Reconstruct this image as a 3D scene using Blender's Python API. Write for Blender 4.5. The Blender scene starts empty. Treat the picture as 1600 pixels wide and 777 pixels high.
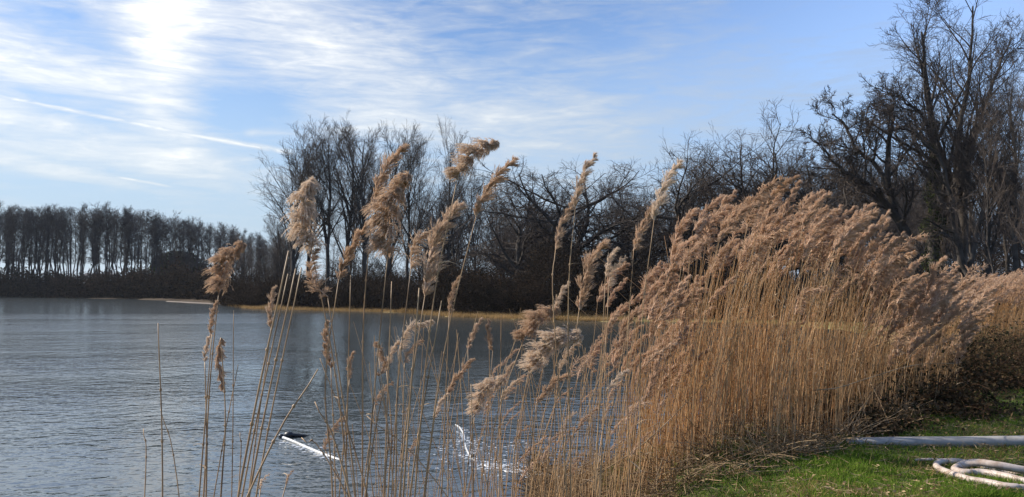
import bpy, math, random
import numpy as np
from mathutils import Matrix, Vector

S = bpy.context.scene
COL = S.collection
PI = math.pi
EYE = 1.5                      # eye above the lawn (m)
WATER = -0.8                   # pond level
F = 1209.0
PITCH = math.radians(2.68)
SUN_AZ, SUN_EL = math.radians(-66), math.radians(36)   # azimuth from +Y, negative = left

# ------------------------------------------------------------------ camera
cam_d = bpy.data.cameras.new('camera'); cam = bpy.data.objects.new('camera', cam_d); COL.objects.link(cam)
cam.location = (0, 0, EYE); cam.rotation_euler = (PI/2 + PITCH, 0, 0)
cam_d.sensor_width = 36; cam_d.lens = F/1600*36; cam_d.clip_end = 6000; cam_d.clip_start = 0.05
S.camera = cam
S.view_settings.view_transform = 'Standard'; S.view_settings.look = 'None'
S.view_settings.exposure = 0.75; S.view_settings.gamma = 1
S.render.engine = 'CYCLES'
try:
    S.cycles.max_bounces = 6; S.cycles.transparent_max_bounces = 8; S.cycles.caustics_reflective = False
except Exception: pass

# ------------------------------------------------------------------ node helper
class NT:
    def __init__(s, tree): s.t = tree; s.n = tree.nodes; s.l = tree.links
    def put(s, sock, v):
        if isinstance(v, bpy.types.NodeSocket): s.l.new(v, sock)
        elif v is not None:
            if hasattr(sock.default_value, '__len__') and not hasattr(v, '__len__'): v = (v, v, v)
            if hasattr(sock.default_value, '__len__') and len(sock.default_value) == 4 and len(v) == 3: v = (*v, 1)
            sock.default_value = v
    def m(s, op, a, b=None, c=None, clamp=False):
        n = s.n.new('ShaderNodeMath'); n.operation = op; n.use_clamp = clamp
        s.put(n.inputs[0], a); s.put(n.inputs[1], b) if b is not None else None
        if c is not None: s.put(n.inputs[2], c)
        return n.outputs[0]
    def noise(s, vec, scale, detail=3, rough=.5, dist=0, dim='3D'):
        n = s.n.new('ShaderNodeTexNoise'); n.noise_dimensions = dim
        if vec is not None: s.l.new(vec, n.inputs['Vector'])
        n.inputs['Scale'].default_value = scale; n.inputs['Detail'].default_value = detail
        n.inputs['Roughness'].default_value = rough; n.inputs['Distortion'].default_value = dist
        return n.outputs['Fac']
    def map(s, v, a, b, c=0., d=1., smooth=True):
        n = s.n.new('ShaderNodeMapRange'); n.interpolation_type = 'SMOOTHSTEP' if smooth else 'LINEAR'
        for i, x in enumerate((v, a, b, c, d)): s.put(n.inputs[i], x)
        return n.outputs[0]
    def mix(s, f, a, b):
        n = s.n.new('ShaderNodeMix'); n.data_type = 'RGBA'; n.clamp_factor = True
        s.put(n.inputs[0], f); s.put(n.inputs[6], a); s.put(n.inputs[7], b); return n.outputs[2]
    def vec(s, x, y, z=0.):
        n = s.n.new('ShaderNodeCombineXYZ'); s.put(n.inputs[0], x); s.put(n.inputs[1], y); s.put(n.inputs[2], z); return n.outputs[0]
    def sep(s, v):
        n = s.n.new('ShaderNodeSeparateXYZ'); s.l.new(v, n.inputs[0]); return n.outputs
    def mapping(s, v, loc=(0,0,0), rot=(0,0,0), scale=(1,1,1)):
        n = s.n.new('ShaderNodeMapping'); s.l.new(v, n.inputs[0])
        n.inputs['Location'].default_value = loc; n.inputs['Rotation'].default_value = rot; n.inputs['Scale'].default_value = scale
        return n.outputs[0]

def ray(px, py):
    u, v = (px-800)/F, (388.5-py)/F
    return np.array([u, math.cos(PITCH)-v*math.sin(PITCH), math.sin(PITCH)+v*math.cos(PITCH)])
def at(px, py, Y):
    r = ray(px, py); t = Y/r[1]; return np.array([r[0]*t, Y, EYE+r[2]*t])
def onplane(px, py, z=WATER):
    r = ray(px, py); t = (z-EYE)/r[2]; return np.array([r[0]*t, r[1]*t, z])
def azel(px, py):
    r = ray(px, py); r = r/np.linalg.norm(r)
    return math.degrees(math.atan2(r[0], r[1])), math.degrees(math.asin(r[2]))

# ------------------------------------------------------------------ world: clear sky + cirrus as a function of direction
W = bpy.data.worlds.new('World'); S.world = W; W.use_nodes = True
w = NT(W.node_tree); w.n.clear()
sky = w.n.new('ShaderNodeTexSky'); sky.sky_type = 'NISHITA'; sky.sun_disc = False
sky.sun_elevation = SUN_EL; sky.sun_rotation = SUN_AZ % (2*PI)
sky.altitude = 50; sky.air_density = 1.0; sky.dust_density = 0.1; sky.ozone_density = 3.0
tc = w.n.new('ShaderNodeTexCoord'); D = tc.outputs['Generated']
dx, dy, dz = w.sep(D)[:3]
az = w.m('MULTIPLY', w.m('ARCTAN2', dx, dy), 180/PI)
el = w.m('MULTIPLY', w.m('ARCSINE', dz), 180/PI)
def gauss(px, py, rx, ry, rot, amp, p=1.0):
    """soft ellipse in sky angles; rx, ry in degrees"""
    a0, e0 = azel(px, py); c, s_ = math.cos(math.radians(rot)), math.sin(math.radians(rot))
    da = w.m('SUBTRACT', az, a0); de = w.m('SUBTRACT', el, e0)
    u = w.m('MULTIPLY', w.m('ADD', w.m('MULTIPLY', da, c), w.m('MULTIPLY', de, s_)), 1/rx)
    v = w.m('MULTIPLY', w.m('SUBTRACT', w.m('MULTIPLY', de, c), w.m('MULTIPLY', da, s_)), 1/ry)
    q = w.m('ADD', w.m('MULTIPLY', u, u), w.m('MULTIPLY', v, v))
    if p != 1.0: q = w.m('POWER', q, p)
    return w.m('MULTIPLY', w.m('EXPONENT', w.m('MULTIPLY', q, -1.0)), amp)
P2 = w.vec(az, el, 0.)
wob = w.noise(w.mapping(P2, scale=(.05, .09, 1)), 1.0, 3, .6)
n1 = w.noise(w.mapping(P2, rot=(0, 0, math.radians(14)), scale=(.05, .16, 1)), 1.0, 7, .62, .6)
n2 = w.noise(w.mapping(P2, loc=(7, 3, 0), rot=(0, 0, math.radians(-10)), scale=(.14, .85, 1)), 1.0, 7, .65, .7)
n3 = w.noise(w.mapping(P2, loc=(2, 9, 0), rot=(0, 0, math.radians(16)), scale=(.30, 1.6, 1)), 1.0, 5, .6, .9)
cov = None
for g in [(258, 25, 3.2, 5.0, -12, .46), (262, 150, 2.6, 5.5, 12, .42), (250, 60, 8, 13, 0, .12), (40, 95, 7, 2.8, -12, .50), (120, 225, 13, 1.8, -12, .30), (100, 165, 8, 1.0, -12, -.22),
          (600, 130, 15, 4.5, -20, .36), (450, 50, 9, 5, -22, .28), (900, 170, 13, 3.6, -4, .18), (1180, 135, 12, 3.4, 4, .12), (1400, 110, 9, 3.2, 10, .12),
          (800, 205, 14, 1.8, 2, .14), (300, 240, 7, 1.8, -10, .22), (500, 205, 6, 1.3, 8, .24),
          (395, 178, 4.4, 2.4, -18, -.50), (150, 65, 9, 1.3, -27, -.20), (170, 190, 6, .9, -14, -.18), (150, 310, 16, 2.6, 0, -.35),
          (1330, 30, 10, 3.0, 8, -.22), (820, 10, 6, 2.5, 30, -.12), (700, 60, 9, 1.2, -24, -.12), (-100, -440, 40, 9, 0, .6), (-500, 150, 12, 12, 0, .6), (20, 258, 4.5, .45, -10, .5), (120, 268, 5.0, .35, -12, .3)]:
    x = gauss(*g); cov = x if cov is None else w.m('ADD', cov, x)
dens = w.m('ADD', w.m('ADD', cov, w.m('MULTIPLY', w.m('SUBTRACT', n1, .5), 1.0)), w.m('ADD', w.m('MULTIPLY', w.m('SUBTRACT', n2, .5), 1.25), w.m('MULTIPLY', w.m('SUBTRACT', n3, .5), .7)))
dens = w.map(dens, -.12, .95, 0, 1, False); dens = w.m('POWER', dens, 1.15)
# a few vapour trails, thin bands crossing the cirrus
def trail(p, q, wd, amp):
    (a0, e0), (a1, e1) = azel(*p), azel(*q)
    L = math.hypot(a1-a0, e1-e0); rot = math.degrees(math.atan2(e1-e0, a1-a0)); c, s_ = math.cos(math.radians(rot)), math.sin(math.radians(rot))
    ac, ec = (a0+a1)/2, (e0+e1)/2
    da = w.m('SUBTRACT', az, ac); de = w.m('ADD', w.m('SUBTRACT', el, ec), w.m('MULTIPLY', w.m('SUBTRACT', wob, .5), .7))
    u = w.m('ADD', w.m('MULTIPLY', da, c), w.m('MULTIPLY', de, s_)); v = w.m('MULTIPLY', w.m('SUBTRACT', w.m('MULTIPLY', de, c), w.m('MULTIPLY', da, s_)), 1/wd)
    win = w.map(w.m('ABSOLUTE', u), L/2+.5, L/2-.7)
    br = w.map(n3, .3, .65, .35, 1.0)
    return w.m('MULTIPLY', w.m('MULTIPLY', w.m('EXPONENT', w.m('MULTIPLY', w.m('MULTIPLY', v, v), -1)), win), w.m('MULTIPLY', br, amp))
tr = None
for a in [((-40, 141), (210, 192), .16, .95), ((190, 188), (460, 238), .19, .95), ((180, 196), (330, 224), .3, .4), ((178, 275), (268, 292), .11, .8), ((-20, 246), (62, 262), .22, .7),
          ((505, 206), (880, 197), .25, .42), ((380, 208), (520, 203), .25, .5), ((1000, 192), (1200, 186), .25, .12)]:
    x = trail(*a); tr = x if tr is None else w.m('MAXIMUM', tr, x)
dens = w.m('MAXIMUM', dens, tr)
elfade = w.map(el, 1, 7)
dens = w.m('MULTIPLY', dens, elfade)
# cloud brightness rises toward the sun
sd = (math.sin(math.radians(-31))*math.cos(math.radians(30)), math.cos(math.radians(-31))*math.cos(math.radians(30)), math.sin(math.radians(30)))
dot = w.n.new('ShaderNodeVectorMath'); dot.operation = 'DOT_PRODUCT'; w.l.new(D, dot.inputs[0]); dot.inputs[1].default_value = sd
glow = w.map(dot.outputs['Value'], .55, 1.0)
CLOUD_K = 5.1
cb = w.m('MULTIPLY', w.m('ADD', w.m('ADD', .57, w.m('MULTIPLY', glow, .62)), w.m('MULTIPLY', w.m('MULTIPLY', dens, dens), .36)), CLOUD_K)
ccol = w.n.new('ShaderNodeMix'); ccol.data_type = 'RGBA'; ccol.blend_type = 'MULTIPLY'; ccol.inputs[0].default_value = 1
w.l.new(w.mix(glow, (.90, .97, 1.0), (1, 1, .97)), ccol.inputs[6]); w.l.new(w.vec(cb, cb, cb), ccol.inputs[7])
tint = w.n.new('ShaderNodeMix'); tint.data_type = 'RGBA'; tint.blend_type = 'MULTIPLY'; tint.inputs[0].default_value = 1
w.l.new(sky.outputs[0], tint.inputs[6]); w.l.new(w.mix(w.map(dot.outputs['Value'], .50, .93), (1.80, 1.66, 1.72), (.80, .85, .94)), tint.inputs[7])
ccol.inputs[0].default_value = 1
glow2 = w.map(dot.outputs['Value'], .45, .95)
hor = w.mix(glow2, (1.5, 2.3, 3.6), (3.5, 4.35, 5.25))          # pale moist air low over the horizon
base = w.mix(w.map(el, 20, 2, 0, .88), tint.outputs[2], hor)
skyc = w.mix(w.m('MULTIPLY', dens, .90), base, ccol.outputs[2])
bg = w.n.new('ShaderNodeBackground'); bg.inputs[1].default_value = 0.090
w.l.new(skyc, bg.inputs[0]); wo = w.n.new('ShaderNodeOutputWorld'); w.l.new(bg.outputs[0], wo.inputs[0])

sun_d = bpy.data.lights.new('sun', 'SUN'); sun = bpy.data.objects.new('sun', sun_d); COL.objects.link(sun)
sun_d.energy = 5.0; sun_d.angle = math.radians(.55); sun_d.color = (1, .93, .82)
to_sun = Vector((math.sin(SUN_AZ)*math.cos(SUN_EL), math.cos(SUN_AZ)*math.cos(SUN_EL), math.sin(SUN_EL)))
sun.rotation_euler = to_sun.to_track_quat('Z', 'Y').to_euler()

# ------------------------------------------------------------------ materials
def mat(name, fn):
    m = bpy.data.materials.new(name); m.use_nodes = True; t = NT(m.node_tree); t.n.clear()
    out = t.n.new('ShaderNodeOutputMaterial'); t.l.new(fn(t), out.inputs[0]); return m
def pr(t, col, rough=.8, spec=.3, bump=None):
    b = t.n.new('ShaderNodeBsdfPrincipled'); t.put(b.inputs['Base Color'], col); t.put(b.inputs['Roughness'], rough)
    b.inputs['Specular IOR Level'].default_value = spec
    if bump is not None: t.l.new(bump, b.inputs['Normal'])
    return b.outputs[0]
def bumpn(t, h, strength=.5, dist=.01):
    b = t.n.new('ShaderNodeBump'); b.inputs['Strength'].default_value = strength; b.inputs['Distance'].default_value = dist; t.l.new(h, b.inputs['Height']); return b.outputs[0]
def P(t): return t.n.new('ShaderNodeNewGeometry').outputs['Position']
def orand(t): return t.n.new('ShaderNodeObjectInfo').outputs['Random']
def thin(ca, cb, scale, tl=.4, cc=None):
    """leaf-like surfaces: diffuse plus translucency, colour varied by position and island"""
    def f(t):
        g = t.n.new('ShaderNodeNewGeometry')
        n = t.noise(g.outputs['Position'], scale, 3, .6)
        c = t.mix(t.map(t.m('ADD', t.m('MULTIPLY', n, .6), t.m('MULTIPLY', g.outputs['Random Per Island'], .4)), .3, .7), ca, cb)
        if cc is not None: c = t.mix(t.map(orand(t), .45, 1.0, 0, .8), c, cc)
        d = t.n.new('ShaderNodeBsdfDiffuse'); t.l.new(c, d.inputs[0])
        x = t.n.new('ShaderNodeBsdfTranslucent'); t.l.new(c, x.inputs[0])
        mx = t.n.new('ShaderNodeMixShader'); mx.inputs[0].default_value = tl; t.l.new(d.outputs[0], mx.inputs[1]); t.l.new(x.outputs[0], mx.inputs[2])
        return mx.outputs[0]
    return f
M = {}
M['plume'] = mat('plume_fluff', thin((.38, .25, .155), (.72, .53, .37), 9, .38, (.78, .65, .51)))
M['plume_bed'] = mat('plume_fluff_bed', thin((.41, .26, .155), (.75, .545, .385), 2.2, .36))
M['stem'] = mat('reed_stem', lambda t: pr(t, t.mix(t.map(t.noise(P(t), 5, 3), .35, .65), t.mix(orand(t), (.14, .085, .04), (.34, .20, .095)), (.40, .25, .12)), .55, .35))
M['stem_bed'] = mat('reed_stem_bed', thin((.40, .22, .09), (.80, .52, .27), 3.5, .25))
M['leafdry'] = mat('dry_leaf', thin((.30, .20, .11), (.62, .50, .36), 4, .35))
M['bark'] = mat('bark', lambda t: pr(t, t.mix(t.map(t.noise(P(t), 1.5, 4), .3, .7), (.035, .029, .024), (.085, .072, .06)), .9, .1))
M['bark_far'] = mat('bark_far', lambda t: pr(t, t.mix(t.map(t.noise(P(t), .8, 3), .3, .7), (.035, .032, .034), (.07, .063, .062)), .9, .1))
M['bark_green'] = mat('bark_mossy', lambda t: pr(t, t.mix(t.map(t.noise(P(t), 2.5, 4), .35, .65), (.05, .045, .03), (.12, .12, .075)), .9, .1))
M['twig'] = mat('twig', lambda t: pr(t, t.mix(t.map(t.noise(P(t), 1.2, 3), .3, .7), (.045, .034, .028), (.10, .078, .062)), .85, .15))
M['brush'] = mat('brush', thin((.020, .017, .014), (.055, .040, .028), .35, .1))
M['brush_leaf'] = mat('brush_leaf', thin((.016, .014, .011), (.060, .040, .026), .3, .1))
M['ivy'] = mat('ivy', thin((.018, .028, .010), (.055, .065, .025), .8, .2))
M['bramble'] = mat('bramble', thin((.05, .028, .018), (.13, .08, .05), 5, .2))
M['bramble_leaf'] = mat('bramble_leaf', thin((.022, .024, .012), (.12, .08, .045), 6, .25))
M['grass'] = mat('grass', thin((.045, .10, .012), (.18, .25, .04), 1.3, .45))
M['grass_dry'] = mat('grass_dry', thin((.17, .11, .045), (.42, .28, .13), .4, .35))
M['litter'] = mat('litter', thin((.10, .06, .03), (.42, .30, .18), 6, .2))
def terrain_mat(t):
    p = P(t); x, y, z = t.sep(p)[:3]
    n = t.noise(p, 1.1, 5, .6); n2_ = t.noise(p, 14, 3, .6)
    green = t.mix(t.map(n, .35, .65), (.035, .055, .014), (.075, .095, .025))
    green = t.mix(t.map(n2_, .5, .7), green, (.10, .07, .04))
    mud = t.mix(n2_, (.05, .032, .02), (.13, .085, .05))
    near = t.mix(t.map(t.m('ADD', z, t.m('MULTIPLY', n, .2)), -.25, -.05), mud, green)
    dry = t.mix(t.map(t.noise(p, .35, 5, .65), .35, .65), (.09, .09, .03), (.30, .23, .10))
    wood = t.mix(n, (.035, .026, .017), (.08, .055, .034))
    dry = t.mix(t.map(x, -22, -10), wood, dry); far = t.mix(t.map(z, -.62, -.5), dry, wood)
    c = t.mix(t.map(y, 26, 34), near, far)
    return pr(t, c, .95, .1, bumpn(t, n2_, .6, .03))
M['ground'] = mat('ground', terrain_mat)
def water_mat(t):
    p = P(t); x, y, z = t.sep(p)[:3]
    # sheltered strip in front of the far trees stays calm
    ed = t.m('ADD', y, t.m('MULTIPLY', t.m('SUBTRACT', t.noise(p, .05, 3), .5), 14))
    calm = t.map(ed, 58, 66, 1.0, .10)
    lee = t.m('MULTIPLY', t.map(t.m('ADD', x, t.m('MULTIPLY', t.m('SUBTRACT', t.noise(p, .12, 3), .5), 8)), -12, 0), t.map(y, 13, 24))
    calm = t.m('MULTIPLY', calm, t.m('SUBTRACT', 1, t.m('MULTIPLY', lee, .72)))
    sheet = t.m('MULTIPLY', t.map(x, 0, -12, 1.0, 1.35), t.map(t.noise(t.mapping(p, scale=(.5, 1, 1)), .16, 4, .55), .36, .62, .5, 1.3))
    pm = t.mapping(p, rot=(0, 0, math.radians(-9)), scale=(.62, 1, 1))
    pm2 = t.mapping(p, rot=(0, 0, math.radians(12)), scale=(.65, 1, 1))
    h = t.m('ADD', t.m('MULTIPLY', t.noise(pm, 3.6, 2, .5, .3), .026), t.m('MULTIPLY', t.noise(pm2, 9.0, 2, .5, .2), .014))
    h = t.m('ADD', h, t.m('MULTIPLY', t.noise(pm, 1.0, 2, .5), .026))
    h = t.m('MULTIPLY', t.m('MULTIPLY', h, calm), sheet)
    b = t.n.new('ShaderNodeBump'); b.inputs['Strength'].default_value = 1; b.inputs['Distance'].default_value = 1.0; t.l.new(h, b.inputs['Height'])
    return pr(t, (.034, .042, .044), t.map(y, 12, 40, .045, .14), 1.0, b.outputs[0])
M['water'] = mat('pond_water', water_mat)
M['foam'] = mat('foam', lambda t: pr(t, (.42, .45, .48), .35, .5))
M['pipe'] = mat('grey_pipe', lambda t: pr(t, t.mix(t.map(t.noise(P(t), 9, 5, .65), .35, .7), (.23, .215, .195), (.33, .31, .285)), .38, .5, bumpn(t, t.noise(P(t), 30, 3), .15, .004)))
M['hose'] = mat('pale_hose', lambda t: pr(t, t.mix(t.map(t.noise(P(t), 11, 5, .7), .4, .7), (.44, .37, .32), (.27, .19, .14)), .5, .4, bumpn(t, t.noise(P(t), 40, 3), .3, .004)))
M['whitehose'] = mat('white_hose', lambda t: pr(t, t.mix(t.map(t.noise(P(t), 8, 4), .45, .75), (.46, .46, .45), (.30, .29, .26)), .4, .5))
M['black'] = mat('black_rubber', lambda t: pr(t, t.mix(t.noise(P(t), 12, 3), (.012, .012, .014), (.03, .03, .032)), .45, .5))
M['shed_wall'] = mat('shed_wall', lambda t: pr(t, t.mix(t.noise(P(t), .5, 3), (.62, .64, .66), (.75, .76, .78)), .7, .3))
M['shed_roof'] = mat('shed_roof', lambda t: pr(t, t.mix(t.noise(P(t), .5, 3), (.05, .05, .06), (.09, .09, .10)), .7, .3))

# ------------------------------------------------------------------ mesh helpers
class Geo:
    def __init__(s): s.v = []; s.f = {3: [], 4: []}; s.n = 0
    def add(s, v, f):
        v = np.asarray(v, np.float32).reshape(-1, 3); f = np.asarray(f, np.int64)
        s.v.append(v); s.f[f.shape[1]].append(f + s.n); s.n += len(v)
    def arrays(s): return np.concatenate(s.v), {k: (np.concatenate(a) if a else np.zeros((0, k), np.int64)) for k, a in s.f.items()}
    def mesh(s, name, m, smooth=True):
        v, f = s.arrays(); me = bpy.data.meshes.new(name)
        me.vertices.add(len(v)); me.vertices.foreach_set('co', v.ravel())
        nt, nq = len(f[3]), len(f[4])
        lo = np.concatenate([f[3].ravel(), f[4].ravel()]).astype(np.int32)
        me.loops.add(len(lo)); me.loops.foreach_set('vertex_index', lo)
        me.polygons.add(nt+nq)
        st = np.concatenate([np.arange(nt)*3, nt*3+np.arange(nq)*4]).astype(np.int32)
        me.polygons.foreach_set('loop_start', st)
        try: me.polygons.foreach_set('loop_total', np.concatenate([np.full(nt, 3), np.full(nq, 4)]).astype(np.int32))
        except Exception: pass
        if smooth: me.polygons.foreach_set('use_smooth', np.ones(nt+nq, bool))
        me.materials.append(m); me.update(); me.validate(); return me
    def build(s, name, m, parent=None, smooth=True):
        o = bpy.data.objects.new(name, s.mesh(name, m, smooth)); COL.objects.link(o)
        if parent is not None: o.parent = parent
        return o
def obj(name, me, parent=None):
    o = bpy.data.objects.new(name, me); COL.objects.link(o)
    if parent is not None: o.parent = parent
    return o
def nrm(a): return a/np.maximum(np.linalg.norm(a, axis=-1, keepdims=True), 1e-9)
def tubes(g, Pp, R, sides=4, cap=False):
    Pp = np.asarray(Pp, float); R = np.asarray(R, float); B, n, _ = Pp.shape
    T = nrm(np.gradient(Pp, axis=1))
    ref = np.zeros((B, 1, 3)); ref[:, 0, 0] = 1
    m0 = nrm(T.mean(1)); bad = np.abs(m0[:, 0]) > .8; ref[bad, 0] = (0, 0, 1) if True else 0
    U = nrm(np.cross(T, np.broadcast_to(ref, T.shape))); V = np.cross(T, U)
    a = np.arange(sides)*2*PI/sides
    ring = U[:, :, None]*np.cos(a)[None, None, :, None] + V[:, :, None]*np.sin(a)[None, None, :, None]
    vt = Pp[:, :, None] + ring*R[:, :, None, None]
    b = np.arange(B)[:, None, None]*n*sides; i = np.arange(n-1)[None, :, None]*sides; j = np.arange(sides)[None, None]; j2 = (j+1) % sides
    q = np.stack([b+i+j, b+i+j2, b+i+sides+j2, b+i+sides+j], -1).reshape(-1, 4)
    off = g.n; g.add(vt, q)
    if cap:
        for k in range(B):
            for e in (0, n-1):
                c = k*n*sides+e*sides; ids = np.arange(sides)
                cv = Pp[k, e][None]; base = g.n; g.v.append(cv.astype(np.float32)); g.n += 1
                g.f[3].append(np.stack([np.full(sides, base), off+c+ids, off+c+(ids+1) % sides], -1))
def slivers(g, p, d, L, wd, rng):
    """thin one-triangle blades"""
    d = nrm(d); s = nrm(np.cross(d, rng.normal(size=d.shape))); wd = np.asarray(wd).reshape(-1, 1); L = np.asarray(L).reshape(-1, 1)
    v = np.stack([p-s*wd/2, p+s*wd/2, p+d*L], 1); n = len(p); g.add(v, np.arange(n*3).reshape(n, 3))
def quads(g, p, size, rng, aspect=1.6, flat=0.):
    n = len(p); d = rng.normal(size=(n, 3)); d[:, 2] *= (1-flat); d = nrm(d)
    e = rng.normal(size=(n, 3)); e[:, 2] *= (1-flat); s = nrm(np.cross(d, nrm(e)) if flat < .5 else np.cross(d, np.array([0, 0, 1.])+e*.25))
    size = np.broadcast_to(np.asarray(size).reshape(-1, 1), (n, 1))
    v = np.stack([p-d*size*aspect/2, p-s*size/2, p+d*size*aspect/2, p+s*size/2], 1); g.add(v, np.arange(n*4).reshape(n, 4))
def spline(pts, n):
    pts = np.asarray(pts, float); e = np.concatenate([[2*pts[0]-pts[1]], pts, [2*pts[-1]-pts[-2]]]); m = len(pts)-1; out = []
    for k in range(n):
        t = k/(n-1)*m; i = min(int(t), m-1); t -= i; a, b, c, d = e[i:i+4]
        out.append(.5*((2*b)+(c-a)*t+(2*a-5*b+4*c-d)*t*t+(3*b-3*c+d-a)*t**3))
    return np.array(out)
def tag(o, label=None, cat=None, group=None, kind=None):
    if label: o['label'] = label
    if cat: o['category'] = cat
    if group: o['group'] = group
    if kind: o['kind'] = kind
    return o
def empty(name, loc=(0, 0, 0)):
    o = bpy.data.objects.new(name, None); COL.objects.link(o); o.location = loc; o.empty_display_size = .2; return o

# ------------------------------------------------------------------ pond outline and terrain
near = [(-9, -3), (-3, .2), (-.9, 3), (.1, 5.5), (.45, 8.6), (1.3, 10.0), (2.9, 11.4), (5.5, 14), (9, 19), (13.5, 28), (17, 38), (16, 45.5), (12, 47.5)]
farp = [(980, 503), (930, 502.5), (900, 502), (850, 500.5), (800, 499), (750, 497.5), (700, 495), (660, 491.5), (620, 488.5), (560, 487), (520, 486.5), (440, 484.5), (385, 482.5), (352, 477), (300, 472.5), (250, 470), (150, 467), (60, 465), (-120, 464)]
poly = [np.array(p, float) for p in near] + [onplane(*p)[:2] for p in farp] + [np.array(p, float) for p in [(-150, 90), (-110, 10), (-60, -15)]]
poly = np.array(poly)
def sdist(x, y):
    """signed distance to the shoreline, positive on land"""
    x = np.asarray(x, float); y = np.asarray(y, float); d = np.full(x.shape, 1e9); ins = np.zeros(x.shape, bool)
    for i in range(len(poly)):
        a, b = poly[i], poly[(i+1) % len(poly)]; ab = b-a
        t = np.clip(((x-a[0])*ab[0]+(y-a[1])*ab[1])/(ab@ab), 0, 1)
        d = np.minimum(d, np.hypot(x-a[0]-t*ab[0], y-a[1]-t*ab[1]))
        c = (a[1] > y) != (b[1] > y)
        with np.errstate(divide='ignore', invalid='ignore'): ins ^= c & (x < (b[0]-a[0])*(y-a[1])/(b[1]-a[1])+a[0])
    return np.where(ins, -d, d)
def sst(t): t = np.clip(t, 0, 1); return t*t*(3-2*t)
def gz(x, y):
    x = np.asarray(x, float); y = np.asarray(y, float); d = sdist(x, y)
    d = d + .35*np.sin(x*1.7+y*.6)*np.exp(-np.abs(y)/40) + .22*np.sin(x*3.1-y*2.3)
    wdt = np.where(y < 30, 2.4, np.where(x < -16, 11, 10))
    land = WATER + .02 + (.8)*sst(d/wdt) + .03*np.sin(x*1.3+1)*np.sin(y*1.1) + .015*np.sin(x*4.1)*np.sin(y*3.3+2)
    bed = WATER - .9*sst(-d/4.0)
    z = np.where(d > 0, land, bed)
    z = z + 1.2*sst((np.hypot(x, y)-170)/600)*0
    return z
def axis(lim, fine, a, b):
    pts = list(np.arange(a, b, fine)); s = fine; v = b
    while v < lim: pts.append(v); s *= 1.12; v += s
    s = fine; v = a - fine
    while v > -lim: pts.insert(0, v); s *= 1.12; v -= s
    return np.array(pts)
gx, gy = axis(2500, .16, -2, 12), axis(2500, .2, 4, 22)
X, Y = np.meshgrid(gx, gy); Z = gz(X, Y)
g = Geo(); nx, ny = len(gx), len(gy); ii = (np.arange(ny-1)[:, None]*nx+np.arange(nx-1)[None]).ravel()
g.add(np.stack([X, Y, Z], -1), np.stack([ii, ii+1, ii+nx+1, ii+nx], -1))
tag(g.build('ground', M['ground']), kind='structure')
g = Geo(); wx = np.linspace(-190, 30, 12); wy = np.linspace(-25, 175, 12); X, Y = np.meshgrid(wx, wy); ii = (np.arange(11)[:, None]*12+np.arange(11)[None]).ravel()
g.add(np.stack([X, Y, X*0+WATER], -1), np.stack([ii, ii+1, ii+13, ii+12], -1))
tag(g.build('pond_water', M['water']), kind='structure')

# ------------------------------------------------------------------ trees
def grow(rng, Pp, R, L, k, t0, t1, ang, lr, n, wander, up, rr=.6, shape=None, tip=.25, spread=.25):
    B, m, _ = Pp.shape; idx = np.repeat(np.arange(B), k); N = len(idx)
    t = t0+(t1-t0)*((np.tile(np.arange(k), B)+rng.random(N))/k); f = t*(m-1); i = np.minimum(f.astype(int), m-2); fr = (f-i)[:, None]
    pos = Pp[idx, i]*(1-fr)+Pp[idx, i+1]*fr; T = nrm(Pp[idx, i+1]-Pp[idx, i]); r0 = R[idx, i]*(1-fr[:, 0])+R[idx, i+1]*fr[:, 0]
    q = rng.normal(size=(N, 3)); q = nrm(q-(q*T).sum(1, keepdims=True)*T); a = np.radians(ang)*(1+spread*rng.normal(size=(N, 1)))
    d = nrm(np.cos(a)*T+np.sin(a)*q); ln = L[idx]*lr*(.7+.6*rng.random(N))
    if shape is not None: ln = ln*shape(t)
    out = np.zeros((N, n, 3)); out[:, 0] = pos; p = pos.copy()
    for s in range(1, n):
        d = nrm(d+wander*rng.normal(size=(N, 3))+np.array([0, 0, up])); p = p+d*(ln/(n-1))[:, None]; out[:, s] = p
    rad = (np.minimum(r0*rr, ln*.028+.003))[:, None]*np.linspace(1, tip, n)[None]
    return out, rad, ln
def trunkline(rng, H, r, n=9, wob=.02, lean=(0, 0), tip=.25):
    p = np.zeros((n, 3)); t = np.linspace(0, 1, n); p[:, 2] = t*H
    w_ = np.cumsum(rng.normal(size=(n, 2))*wob*H/n*3, 0); p[:, :2] = (w_-w_[0])+np.outer(t*H, lean)
    rad = r*(1-(1-tip)*t); rad[0] *= 1.35; return p[None], rad[None], np.array([H])
MINR = .006
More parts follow.
